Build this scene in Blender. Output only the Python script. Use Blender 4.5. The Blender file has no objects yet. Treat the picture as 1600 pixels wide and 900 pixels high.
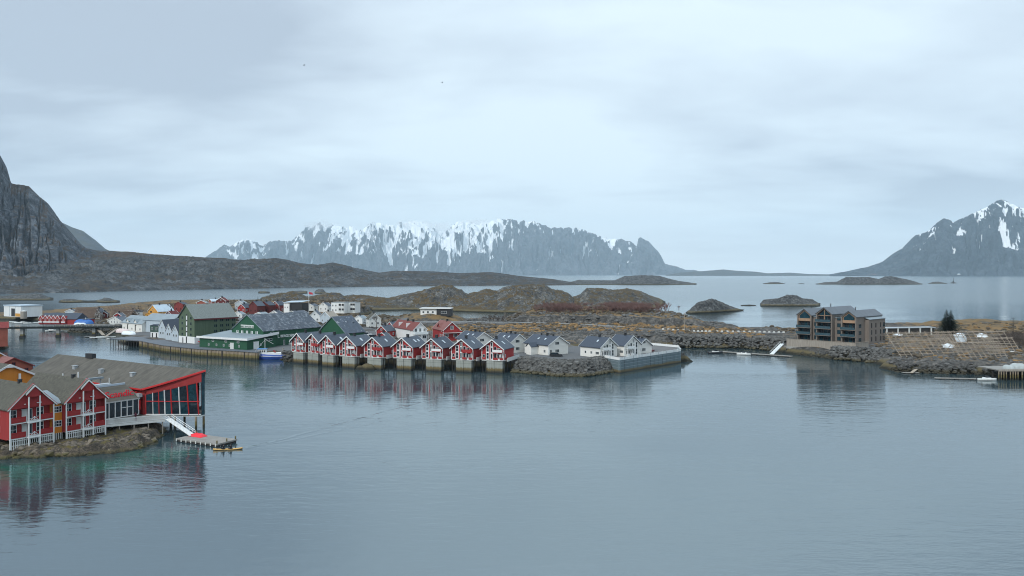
import bpy, math, random
import numpy as np
from math import radians as R, sin, cos, pi, sqrt
random.seed(7)
S = bpy.context.scene
C = S.collection
CH = 33.0            # eye height above the water (m)
F, CX, HY = 1200.0, 800.0, 428.0   # focal length, centre column and horizon row of the 1600x900 photograph

# ---------------------------------------------------------------- camera, sky, sun, exposure
cam = bpy.data.cameras.new('camera'); camo = bpy.data.objects.new('camera', cam); C.objects.link(camo)
camo.location = (0, 0, CH); camo.rotation_euler = (R(90), 0, 0)
cam.sensor_width = 36; cam.lens = 27; cam.shift_y = -22/1600; cam.clip_start = .5; cam.clip_end = 90000
S.camera = camo
S.view_settings.view_transform = 'Standard'; S.view_settings.look = 'None'
S.view_settings.exposure = 0.42; S.view_settings.gamma = 1; S.view_settings.use_curve_mapping = False
S.cycles.pixel_filter_type = 'BLACKMAN_HARRIS'; S.cycles.filter_width = 1.05; S.cycles.max_bounces = 6; S.cycles.volume_bounces = 1; S.cycles.caustics_reflective = False; S.cycles.caustics_refractive = False

SUN_EL, SUN_AZ = R(38), R(222)       # high behind the viewer's left shoulder, veiled by cloud
w = bpy.data.worlds.new('World'); S.world = w; w.use_nodes = True
nt = w.node_tree; N = nt.nodes; L = nt.links; N.clear()
def nd(t, nodes=None, **k):
    n = (nodes or N).new(t)
    for a, v in k.items(): setattr(n, a, v)
    return n
out = nd('ShaderNodeOutputWorld'); bg = nd('ShaderNodeBackground'); bg.inputs[1].default_value = .1
sky = nd('ShaderNodeTexSky', sky_type='NISHITA', sun_disc=False, sun_elevation=SUN_EL, sun_rotation=SUN_AZ, air_density=1.0, dust_density=2.0)
tc = nd('ShaderNodeTexCoord'); sp = nd('ShaderNodeSeparateXYZ'); L.new(tc.outputs['Generated'], sp.inputs[0])
def M(op, a, b=None, c=None, nodes=None, links=None):
    n = (nodes or N).new('ShaderNodeMath'); n.operation = op
    for i, v in enumerate((a, b, c)):
        if v is None: continue
        if isinstance(v, (int, float)): n.inputs[i].default_value = v
        else: (links or L).new(v, n.inputs[i])
    return n.outputs[0]
zc = M('ADD', M('MAXIMUM', sp.outputs[2], 0), .16)
cmb = nd('ShaderNodeCombineXYZ')
L.new(M('DIVIDE', sp.outputs[0], zc), cmb.inputs[0]); L.new(M('MULTIPLY', M('DIVIDE', sp.outputs[1], zc), 1.5), cmb.inputs[1]); 
def wnoise(scale, detail, off, dist=0):
    m = nd('ShaderNodeMapping'); m.inputs['Location'].default_value = off; L.new(cmb.outputs[0], m.inputs[0])
    n = nd('ShaderNodeTexNoise'); n.inputs['Scale'].default_value = scale; n.inputs['Detail'].default_value = detail
    n.inputs['Roughness'].default_value = .5; n.inputs['Distortion'].default_value = dist; L.new(m.outputs[0], n.inputs['Vector'])
    return n.outputs['Fac']
n1 = wnoise(.46, 4, (3.1, .4, 0), .45); n2 = wnoise(1.4, 5, (7.3, 2.2, 1), .25)
fac = M('ADD', M('MULTIPLY', n1, .55), M('MULTIPLY', n2, .45))
# thinner, brighter cloud straight ahead and high up; heavier banks to both sides
ax = M('ABSOLUTE', M('SUBTRACT', sp.outputs[0], .06))
side = M('MULTIPLY', ax, .34)
fac = M('SUBTRACT', M('ADD', fac, .105), side)
up_ = nd('ShaderNodeMapRange'); L.new(sp.outputs[2], up_.inputs[0]); up_.inputs[1].default_value = .30; up_.inputs[2].default_value = .75; up_.inputs[3].default_value = 1.0; up_.inputs[4].default_value = 1.45   # an overcast sky is brightest overhead
cr = nd('ShaderNodeValToRGB'); L.new(fac, cr.inputs[0])
e = cr.color_ramp.elements
e[0].position = .375; e[0].color = (.385, .455, .54, 1); e[1].position = .615; e[1].color = (.655, .765, .84, 1)
k = e.new(.485); k.color = (.53, .62, .705, 1)
# horizon glow: paler just above the sea
hz = nd('ShaderNodeMapRange'); L.new(sp.outputs[2], hz.inputs[0]); hz.inputs[1].default_value = 0; hz.inputs[2].default_value = .12
hz.inputs[3].default_value = .75; hz.inputs[4].default_value = 0; hz.interpolation_type = 'SMOOTHSTEP'
mh = nd('ShaderNodeMix', data_type='RGBA'); L.new(hz.outputs[0], mh.inputs[0]); L.new(cr.outputs[0], mh.inputs[6]); mh.inputs[7].default_value = (.76, .85, .90, 1)
sc10 = nd('ShaderNodeVectorMath', operation='SCALE'); L.new(mh.outputs[2], sc10.inputs[0]); L.new(M('MULTIPLY', up_.outputs[0], 10), sc10.inputs[3])
ms = nd('ShaderNodeMix', data_type='RGBA'); ms.inputs[0].default_value = .94; L.new(sky.outputs[0], ms.inputs[6]); L.new(sc10.outputs[0], ms.inputs[7])
L.new(ms.outputs[2], bg.inputs[0]); L.new(bg.outputs[0], out.inputs[0])
sl = bpy.data.lights.new('sun', 'SUN'); sl.energy = 1.5; sl.angle = R(11); sl.color = (1, .97, .92)
so = bpy.data.objects.new('sun', sl); C.objects.link(so)
so.rotation_euler = (R(90)-SUN_EL, 0, pi - SUN_AZ + 0)

# ---------------------------------------------------------------- helpers
def tag(o, label=None, cat=None, group=None, kind=None):
    if label: o['label'] = label
    if cat: o['category'] = cat
    if group: o['group'] = group
    if kind: o['kind'] = kind
    return o
def empty(name, loc=(0, 0, 0), rz=0.0, label=None, cat=None, group=None):
    o = bpy.data.objects.new(name, None); C.objects.link(o); o.location = loc; o.rotation_euler = (0, 0, rz)
    o.empty_display_size = .5
    return tag(o, label, cat, group)
def copy_tree(o, parent=None):
    c = o.copy(); C.objects.link(c)
    if parent: c.parent = parent
    for ch in list(o.children): copy_tree(ch, c)
    return c
class MB:
    def __init__(s): s.v = []; s.f = []; s.m = []
    def poly(s, pts, mi=0):
        b = len(s.v); s.v += [tuple(p) for p in pts]; s.f.append(tuple(range(b, b+len(pts)))); s.m.append(mi); return s
    def faces(s, vs, fs, mi=0):
        b = len(s.v); s.v += [tuple(p) for p in vs]
        for f in fs: s.f.append(tuple(b+i for i in f)); s.m.append(mi)
        return s
    def box(s, x0, x1, y0, y1, z0, z1, mi=0):
        vs = [(x0,y0,z0),(x1,y0,z0),(x1,y1,z0),(x0,y1,z0),(x0,y0,z1),(x1,y0,z1),(x1,y1,z1),(x0,y1,z1)]
        return s.faces(vs, [(0,3,2,1),(4,5,6,7),(0,1,5,4),(1,2,6,5),(2,3,7,6),(3,0,4,7)], mi)
    def ext(s, prof, y0, y1, mi=0):            # profile of (x,z) extruded along y
        n = len(prof); vs = [(x, y0, z) for x, z in prof] + [(x, y1, z) for x, z in prof]
        fs = [tuple(range(n)), tuple(range(2*n-1, n-1, -1))] + [(i, (i+1) % n + 0 if 0 else i+n, (i+1) % n+n, (i+1) % n) for i in range(n)]
        return s.faces(vs, fs, mi)
    def pri(s, prof, z0, z1, mi=0):            # plan of (x,y) extruded up
        n = len(prof); vs = [(x, y, z0) for x, y in prof] + [(x, y, z1) for x, y in prof]
        fs = [tuple(range(n-1, -1, -1)), tuple(range(n, 2*n))] + [(i, (i+1) % n, (i+1) % n+n, i+n) for i in range(n)]
        return s.faces(vs, fs, mi)
    def bar(s, p, q, r, n=4, r2=None, mi=0):
        p = np.array(p, float); q = np.array(q, float); d = q-p; l = np.linalg.norm(d)
        if l < 1e-6: return s
        d /= l; a = np.array((0, 0, 1.)) if abs(d[2]) < .9 else np.array((1., 0, 0))
        u = np.cross(d, a); u /= np.linalg.norm(u); v = np.cross(d, u); r2 = r if r2 is None else r2
        vs = [p+(u*cos(2*pi*(i+.5)/n)+v*sin(2*pi*(i+.5)/n))*r for i in range(n)] + [q+(u*cos(2*pi*(i+.5)/n)+v*sin(2*pi*(i+.5)/n))*r2 for i in range(n)]
        fs = [tuple(range(n-1, -1, -1)), tuple(range(n, 2*n))] + [(i, (i+1) % n, (i+1) % n+n, i+n) for i in range(n)]
        return s.faces([tuple(x) for x in vs], fs, mi)
    def build(s, name, mats, parent=None, smooth=False):
        me = bpy.data.meshes.new(name); me.from_pydata(s.v, [], s.f)
        if not isinstance(mats, (list, tuple)): mats = [mats]
        for m in mats: me.materials.append(m)
        if len(mats) > 1: me.polygons.foreach_set('material_index', s.m)
        if smooth: me.polygons.foreach_set('use_smooth', [True]*len(s.f))
        import bmesh
        bm = bmesh.new(); bm.from_mesh(me); bmesh.ops.recalc_face_normals(bm, faces=bm.faces); bm.to_mesh(me); bm.free()
        o = bpy.data.objects.new(name, me); C.objects.link(o)
        if parent: o.parent = parent
        return o
def G(px, py, z=0.0):                           # point at height z seen on row py, column px
    Y = (CH-z)*F/(py-HY); return ((px-CX)/F*Y, Y, z)
def ZA(py, Y): return CH-(py-HY)*Y/F            # height of what shows on row py at distance Y

# ---------------------------------------------------------------- materials
MATS = {}
def mat(name, col, rough=.8, var=.18, scale=.6, streak=False, tide=None, metallic=0, bump=0, spots=None, spec=None, lines=None):
    m = bpy.data.materials.new(name); m.use_nodes = True; MATS[name] = m
    n = m.node_tree.nodes; l = m.node_tree.links; b = n['Principled BSDF']
    b.inputs['Roughness'].default_value = rough; b.inputs['Metallic'].default_value = metallic
    if spec is not None: b.inputs['Specular IOR Level'].default_value = spec
    tc = n.new('ShaderNodeTexCoord'); mp = n.new('ShaderNodeMapping'); l.new(tc.outputs['Object'], mp.inputs[0])
    if streak == 'v': mp.inputs['Scale'].default_value = (3, 3, .25)
    if streak == 'h': mp.inputs['Scale'].default_value = (.3, .3, 5)
    if streak == 'y': mp.inputs['Scale'].default_value = (.5, 3, 3)
    if streak == 'x': mp.inputs['Scale'].default_value = (3, .4, .4)
    t = n.new('ShaderNodeTexNoise'); t.inputs['Scale'].default_value = scale; t.inputs['Detail'].default_value = 5; t.inputs['Roughness'].default_value = .65
    l.new(mp.outputs[0], t.inputs['Vector'])
    r = n.new('ShaderNodeValToRGB'); l.new(t.outputs['Fac'], r.inputs[0]); E = r.color_ramp.elements
    E[0].position = .3; E[1].position = .72
    E[0].color = tuple(c*(1-var) for c in col)+(1,); E[1].color = tuple(min(1, c*(1+var)) for c in col)+(1,)
    o = r.outputs[0]
    if spots:                                     # (colour, noise scale, threshold, softness)
        t2 = n.new('ShaderNodeTexNoise'); t2.inputs['Scale'].default_value = spots[1]; t2.inputs['Detail'].default_value = 6; t2.inputs['Roughness'].default_value = .7
        l.new(mp.outputs[0], t2.inputs['Vector'])
        mr = n.new('ShaderNodeMapRange'); l.new(t2.outputs['Fac'], mr.inputs[0]); mr.inputs[1].default_value = spots[2]; mr.inputs[2].default_value = spots[2]+spots[3]
        mx = n.new('ShaderNodeMix'); mx.data_type = 'RGBA'; l.new(mr.outputs[0], mx.inputs[0]); l.new(o, mx.inputs[6]); mx.inputs[7].default_value = tuple(spots[0])+(1,)
        o = mx.outputs[2]
    if lines:                                     # board or sheet joints: (axis, spacing m, darkness)
        sp_ = n.new('ShaderNodeSeparateXYZ'); l.new(tc.outputs['Object'], sp_.inputs[0])
        q = M('FRACT', M('DIVIDE', sp_.outputs['xyz'.index(lines[0])], lines[1], nodes=n, links=l), nodes=n, links=l)
        q = M('LESS_THAN', q, .12, nodes=n, links=l)
        mx = n.new('ShaderNodeMix'); mx.data_type = 'RGBA'; l.new(M('MULTIPLY', q, lines[2], nodes=n, links=l), mx.inputs[0]); l.new(o, mx.inputs[6]); mx.inputs[7].default_value = tuple(c*.25 for c in col)+(1,)
        o = mx.outputs[2]
    if tide:                                      # algae and weed left by the tide: dark to z1, ochre to z2
        ge = n.new('ShaderNodeNewGeometry'); sz = n.new('ShaderNodeSeparateXYZ'); l.new(ge.outputs['Position'], sz.inputs[0])
        zz = M('ADD', sz.outputs[2], M('MULTIPLY', M('SUBTRACT', t.outputs['Fac'], .5, nodes=n, links=l), 1.2, nodes=n, links=l), nodes=n, links=l)
        for (z0, z1, cc) in tide:
            mr = n.new('ShaderNodeMapRange'); l.new(zz, mr.inputs[0]); mr.inputs[1].default_value = z0; mr.inputs[2].default_value = z1; mr.inputs[3].default_value = 1; mr.inputs[4].default_value = 0
            mx = n.new('ShaderNodeMix'); mx.data_type = 'RGBA'; l.new(mr.outputs[0], mx.inputs[0]); l.new(o, mx.inputs[6]); mx.inputs[7].default_value = tuple(cc)+(1,)
            o = mx.outputs[2]
    l.new(o, b.inputs['Base Color'])
    if bump:
        bp = n.new('ShaderNodeBump'); bp.inputs['Strength'].default_value = .6; bp.inputs['Distance'].default_value = bump
        l.new(t.outputs['Fac'], bp.inputs['Height']); l.new(bp.outputs[0], b.inputs['Normal'])
    return m
TIDE = [(1.5, 2.1, (.16, .13, .05)), (.5, 1.1, (.03, .03, .016))]
red = mat('red_timber', (.30, .024, .024), .75, .16, .5, 'v', lines=('x', .6, .12))
dred = mat('weathered_red_timber', (.20, .03, .028), .8, .25, .5, 'v')
maroon = mat('maroon_timber', (.115, .022, .022), .8, .25, .5, 'v')
white = mat('white_paint', (.74, .76, .75), .6, .07, .5, 'v')
cream = mat('cream_timber', (.73, .725, .68), .75, .08, .5, 'h', lines=('z', .45, .15))
offw = mat('aged_white_timber', (.60, .62, .60), .8, .12, .6, 'v')
palegrey = mat('pale_grey_timber', (.42, .49, .54), .8, .1, .6, 'v')
orange = mat('orange_timber', (.60, .22, .025), .75, .12, .5, 'v')
yellow = mat('yellow_timber', (.55, .28, .05), .75, .12, .5, 'v')
green = mat('green_cladding', (.011, .078, .038), .7, .2, .5, 'v', lines=('x', .9, .2))
olive = mat('olive_green_timber', (.085, .125, .078), .8, .2, .5, 'v')
dolive = mat('weathered_green_timber', (.05, .09, .075), .8, .2, .5, 'v')
wood = mat('larch_cladding', (.185, .158, .135), .75, .15, .6, 'v', lines=('x', .5, .15))
warmwood = mat('warm_larch', (.34, .22, .14), .7, .15, .6, 'v')
greywood = mat('grey_weathered_wood', (.30, .27, .23), .85, .25, 1.0, 'v')
dwood = mat('dark_tarred_wood', (.035, .032, .03), .85, .3, 1.0, 'v')
pole = mat('bare_pole_wood', (.34, .29, .23), .85, .3, 1.0)
brownp = mat('brown_pole_wood', (.20, .15, .12), .9, .25, 1.0)
quaywood = mat('quay_timber', (.27, .22, .16), .85, .35, .8, 'v', tide=TIDE)
deckm = mat('wet_asphalt_yard', (.105, .12, .14), .7, .2, .15)
planks = mat('deck_planks', (.30, .26, .21), .85, .18, .8, lines=('x', .5, .3))
greyplank = mat('grey_deck_planks', (.25, .24, .22), .85, .18, .8, lines=('x', .5, .3))
slate = mat('dark_slate_roof', (.062, .082, .11), .6, .22, .8, 'y', lines=('z', .35, .25))
slate2 = mat('blue_black_roof', (.040, .055, .080), .6, .2, .8, 'y', lines=('z', .35, .2))
mossroof = mat('mossy_shingle_roof', (.078, .076, .06), .85, .6, 1.0, 'y', lines=('z', .3, .3))
felt = mat('brown_felt_roof', (.09, .084, .07), .85, .35, .25, 'y', lines=('y', 6.0, .06))
greyroof = mat('grey_sheet_roof', (.22, .27, .30), .6, .12, .3, lines=('y', .8, .12))
paleroof = mat('pale_sheet_roof', (.42, .52, .60), .45, .1, .3, lines=('y', .8, .12))
oldslate = mat('old_grey_slate_roof', (.18, .205, .195), .8, .45, 1.5, 'y', lines=('z', .35, .25))
wornroof = mat('frosted_sheet_roof', (.055, .072, .095), .7, .3, .3, spots=((.22, .25, .28), .7, .50, .16))
patchroof = mat('patched_slate_roof', (.06, .08, .11), .7, .3, .6, spots=((.46, .50, .54), .9, .60, .04))
redroof = mat('red_tile_roof', (.17, .045, .038), .8, .25, 1.0, 'y', lines=('z', .35, .25))
pinkroof = mat('faded_red_roof', (.21, .085, .075), .8, .2, 1.0, 'y', lines=('z', .35, .25))
rustbrick = mat('brick_red_wall', (.30, .085, .055), .85, .2, 1.0)
redtrim = mat('bright_red_trim', (.50, .020, .022), .6, .08, 1)
signred = mat('sign_red', (.75, .02, .035), .5, .04, 1)
black = mat('black_metal', (.02, .022, .025), .6, .1, 1)
steel = mat('galvanised_steel', (.42, .46, .48), .45, .1, 1, metallic=.3)
concrete = mat('concrete', (.34, .34, .32), .9, .15, .5, tide=TIDE)
pierm = mat('timber_clad_pier', (.30, .32, .29), .9, .14, .8, 'v', tide=[(1.35, 1.7, (.15, .115, .05)), (.55, 1.0, (.06, .055, .035)), (.1, .5, (.02, .022, .02))], lines=('z', 1.3, .35))
bluepanel = mat('blue_grey_panel', (.13, .18, .20), .6, .12, .4, 'h', tide=[(.8, 1.1, (.15, .12, .06)), (.1, .6, (.04, .035, .02))])
blue = mat('blue_hull_paint', (.012, .06, .30), .4, .08, 1)
tarp = mat('blue_tarpaulin', (.02, .13, .42), .5, .2, .6)
plastic = mat('white_plastic_sheet', (.72, .78, .82), .4, .1, 1.5)
yellowk = mat('yellow_hull', (.65, .40, .13), .4, .05, 1)
cloth = mat('black_clothing', (.015, .015, .018), .9, .1, 5)
skin = mat('skin', (.45, .25, .17), .6, .05, 5)
rail = mat('white_rail', (.66, .70, .70), .6, .05, 1)
bark = mat('bark', (.07, .05, .04), .9, .3, 2)
twig = mat('reddish_twigs', (.15, .085, .075), .9, .3, .3)
twigd = mat('dark_twigs', (.085, .07, .06), .9, .3, .3)
needle = mat('spruce_needles', (.012, .028, .018), .85, .45, .8)
asphalt = mat('asphalt', (.13, .13, .13), .9, .1, .4)
flagm = mat('flag_red', (.5, .03, .05), .8, .05, 1)
pinkcl = mat('pink_cloth', (.6, .22, .25), .8, .1, 2)
def glassmat(name, col, rough=.08):
    m = mat(name, col, rough, .5, 1.6); return m
glass = glassmat('window_glass', (.016, .026, .036)); glass2 = glassmat('teal_window_glass', (.012, .045, .062))
railglass = mat('balcony_glass', (.045, .085, .105), .1, .1, 1)
def netm(): pass
# ---------------------------------------------------------------- noise and terrain
def vn(x, y, seed=0):
    xi = np.floor(x).astype(np.int64); yi = np.floor(y).astype(np.int64); fx = x-xi; fy = y-yi
    fx = fx*fx*fx*(fx*(fx*6-15)+10); fy = fy*fy*fy*(fy*(fy*6-15)+10)
    def h(a, b):
        n = (a*374761393 + b*668265263 + seed*362437) & 0xffffffff
        n = ((n ^ (n >> 13))*1274126177) & 0xffffffff
        return ((n ^ (n >> 16)) & 0xffff)/65535.0*2-1
    return (h(xi, yi)*(1-fx)+h(xi+1, yi)*fx)*(1-fy)+(h(xi, yi+1)*(1-fx)+h(xi+1, yi+1)*fx)*fy
def fbm(x, y, o=5, seed=0, g=.5):
    a = 1.; s = 0; t = 0
    for i in range(o): s = s+a*vn(x*2**i+i*17.3, y*2**i+i*9.1, seed+i); t += a; a *= g
    return s/t
def rid(x, y, o=5, seed=0, g=.5):
    a = 1.; s = 0; t = 0
    for i in range(o): s = s+a*(1-2*np.abs(vn(x*2**i+i*13.7, y*2**i+i*5.9, seed+i))); t += a; a *= g
    return s/t
def sst(a, b, x): t = np.clip((x-a)/(b-a), 0, 1); return t*t*(3-2*t)
def sdist(P, X, Y):                             # signed distance, inside positive
    d = np.full(X.shape, 1e9); ins = np.zeros(X.shape, bool); n = len(P)
    for i in range(n):
        ax, ay = P[i]; bx, by = P[(i+1) % n]; ex, ey = bx-ax, by-ay
        t = np.clip(((X-ax)*ex+(Y-ay)*ey)/(ex*ex+ey*ey+1e-9), 0, 1)
        d = np.minimum(d, np.hypot(X-ax-t*ex, Y-ay-t*ey))
        if ay != by: ins ^= ((ay > Y) != (by > Y)) & (X < (bx-ax)*(Y-ay)/(by-ay)+ax)
    return np.where(ins, d, -d)
def gridmesh(name, X, Y, Z, m, label=None, attrs=None, kind='structure', drop=None):
    ny, nx = X.shape; co = np.stack([X, Y, Z], -1).reshape(-1, 3)
    I = np.arange(ny*nx).reshape(ny, nx)
    q = np.stack([I[:-1, :-1], I[:-1, 1:], I[1:, 1:], I[1:, :-1]], -1).reshape(-1, 4)
    if drop is not None:                        # leave out what lies deep under water
        zz = Z.reshape(-1); q = q[(zz[q] > drop).any(1)]
        used = np.unique(q); mp = np.full(ny*nx, -1); mp[used] = np.arange(len(used)); q = mp[q]; co = co[used]
        if attrs: attrs = {a: v.reshape(-1)[used] for a, v in attrs.items()}
    me = bpy.data.meshes.new(name); me.vertices.add(len(co)); me.vertices.foreach_set('co', co.reshape(-1))
    me.loops.add(q.size); me.loops.foreach_set('vertex_index', q.reshape(-1).astype(np.int32))
    me.polygons.add(len(q)); me.polygons.foreach_set('loop_start', np.arange(0, q.size, 4, dtype=np.int32))
    me.polygons.foreach_set('use_smooth', np.ones(len(q), bool))
    me.update(calc_edges=True); me.validate()
    for a, v in (attrs or {}).items():
        at = me.attributes.new(a, 'FLOAT', 'POINT'); at.data.foreach_set('value', v.reshape(-1).astype(np.float32))
    me.materials.append(m)
    o = bpy.data.objects.new(name, me); C.objects.link(o); tag(o, label=label, kind=kind); return o

def terrmat(name, rockA, rockB, veg, veg2, veg_amt=.5, sc=.15, tide=True, bump=.4, flat=.75, snowattr=False, snowspot=0, attr=None, attrcol=None, grassattr=False, tz=(1.6,2.4,.5,1.4)):
    m = bpy.data.materials.new(name); m.use_nodes = True; n = m.node_tree.nodes; l = m.node_tree.links; b = n['Principled BSDF']
    b.inputs['Roughness'].default_value = .9; b.inputs['Specular IOR Level'].default_value = .25
    ge = n.new('ShaderNodeNewGeometry'); sn = n.new('ShaderNodeSeparateXYZ'); l.new(ge.outputs['Normal'], sn.inputs[0])
    sz = n.new('ShaderNodeSeparateXYZ'); l.new(ge.outputs['Position'], sz.inputs[0])
    def noi(s, d=6, ro=.65, scl=(1, 1, 1), kind='ShaderNodeTexNoise'):
        mp = n.new('ShaderNodeMapping'); l.new(ge.outputs['Position'], mp.inputs[0]); mp.inputs['Scale'].default_value = scl
        t = n.new(kind); t.inputs['Scale'].default_value = s; t.inputs['Detail'].default_value = d; t.inputs['Roughness'].default_value = ro
        l.new(mp.outputs[0], t.inputs['Vector']); return t.outputs['Fac']
    def mixc(f, a, c):
        x = n.new('ShaderNodeMix'); x.data_type = 'RGBA'; l.new(f, x.inputs[0])
        for s, v in ((x.inputs[6], a), (x.inputs[7], c)):
            if isinstance(v, tuple): s.default_value = v+(1,)
            else: l.new(v, s)
        return x.outputs[2]
    def rng(v, a, c, x=0, y=1):
        r = n.new('ShaderNodeMapRange'); l.new(v, r.inputs[0]); r.inputs[1].default_value = a; r.inputs[2].default_value = c; r.inputs[3].default_value = x; r.inputs[4].default_value = y; return r.outputs[0]
    mm = lambda op, a, c=None: M(op, a, c, nodes=n, links=l)
    nA = noi(sc); nB = noi(sc*3.7, 6, .7); nC = noi(sc*.3, 4, .6); nF = noi(sc*9, 3, .7)
    rock = mixc(rng(mm('ADD', mm('MULTIPLY', nB, .6), mm('MULTIPLY', nF, .4)), .42, .59), rockA, rockB)
    nG = noi(sc*1.1, 5, .7); rock = mixc(mm('MULTIPLY', rng(nG, .44, .56), .6), rock, tuple(c*.42 for c in rockA))
    q_ = noi(sc*2.2, 4, .65, (1, 1, 2.2)); crack = rng(q_, .475, .497, 1, 0); crack2 = rng(q_, .503, .525)
    cr = mm('SUBTRACT', 1, mm('MAXIMUM', crack, crack2))
    rock = mixc(mm('MULTIPLY', cr, .75), rock, tuple(c*.25 for c in rockA))  # crack lines put crease shade into the colour; soft light shows little relief
    vg = mixc(rng(nA, .38, .62), veg, veg2); vg = mixc(rng(nF, .35, .7), vg, tuple(c*.6 for c in veg2))
    vf = mm('ADD', mm('ADD', mm('MULTIPLY', sn.outputs[2], 1.0), mm('MULTIPLY', mm('SUBTRACT', nA, .5), 1.2)), mm('MULTIPLY', mm('SUBTRACT', nB, .5), 1.3))
    if grassattr:
        ga = n.new('ShaderNodeAttribute'); ga.attribute_name = 'grass'; vf = mm('ADD', vf, ga.outputs['Fac'])
    vf = rng(vf, flat+(.5-veg_amt), flat+(.5-veg_amt)+.14)
    col = mixc(vf, rock, vg)
    if attr:
        at = n.new('ShaderNodeAttribute'); at.attribute_name = attr
        col = mixc(rng(mm('ADD', at.outputs['Fac'], mm('MULTIPLY', mm('SUBTRACT', nB, .5), .4)), .45, .55), col, attrcol)
    if snowattr:
        at = n.new('ShaderNodeAttribute'); at.attribute_name = 'snow'
        f = mm('ADD', at.outputs['Fac'], mm('MULTIPLY', mm('SUBTRACT', nB, .5), .35))
        col = mixc(rng(f, .46, .54), col, (.9, .93, .95))
    if snowspot:
        f = noi(sc*.55, 5, .6); col = mixc(rng(f, snowspot, snowspot+.01), col, (.75, .8, .84))
    if tide:
        zz = mm('ADD', sz.outputs[2], mm('MULTIPLY', mm('SUBTRACT', nB, .5), 1.6))
        col = mixc(rng(zz, tz[0], tz[1], 1, 0), col, (.115, .095, .05)); col = mixc(rng(zz, tz[2], tz[3], 1, 0), col, (.022, .022, .016))
    l.new(col, b.inputs['Base Color'])
    bp = n.new('ShaderNodeBump'); bp.inputs['Strength'].default_value = .9; bp.inputs['Distance'].default_value = bump
    l.new(mm('ADD', mm('MULTIPLY', nB, .7), mm('MULTIPLY', nF, .3)), bp.inputs['Height']); l.new(bp.outputs[0], b.inputs['Normal'])
    return m
rockm = terrmat('shore_rock', (.10, .105, .105), (.27, .265, .25), (.12, .085, .045), (.22, .15, .06), .42, .18, flat=.95)
islem = terrmat('islet_rock', (.05, .055, .06), (.17, .175, .17), (.09, .085, .05), (.12, .10, .05), .30, .10, flat=.95, bump=.8, tz=(1.5,2.5,.8,1.6))
massm = terrmat('massif_rock', (.065, .068, .07), (.22, .22, .205), (.045, .042, .024), (.11, .078, .038), .68, .055, flat=.98, bump=1.2, snowspot=.705)
landm = terrmat('land', (.05, .05, .048), (.175, .165, .15), (.095, .08, .045), (.24, .155, .07), .46, .12, flat=.98, grassattr=True, attr='yard', attrcol=(.12, .125, .13))
cliffm = terrmat('cliff_rock', (.048, .060, .075), (.19, .21, .235), (.045, .045, .035), (.085, .062, .048), .30, .012, tide=False, bump=16, flat=.62)
hillm = terrmat('hill_heath', (.042, .050, .058), (.15, .158, .16), (.024, .029, .030), (.072, .060, .048), .60, .02, tide=False, bump=5, flat=1.0, snowspot=.74)
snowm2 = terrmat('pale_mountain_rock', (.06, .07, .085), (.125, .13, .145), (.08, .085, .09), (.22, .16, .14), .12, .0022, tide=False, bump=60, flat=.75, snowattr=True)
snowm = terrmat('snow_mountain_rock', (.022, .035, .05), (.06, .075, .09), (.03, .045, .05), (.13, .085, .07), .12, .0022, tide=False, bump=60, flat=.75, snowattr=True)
farm_ = terrmat('far_land', (.045, .055, .065), (.10, .11, .12), (.05, .055, .05), (.07, .07, .06), .4, .005, tide=False, bump=10)

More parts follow.
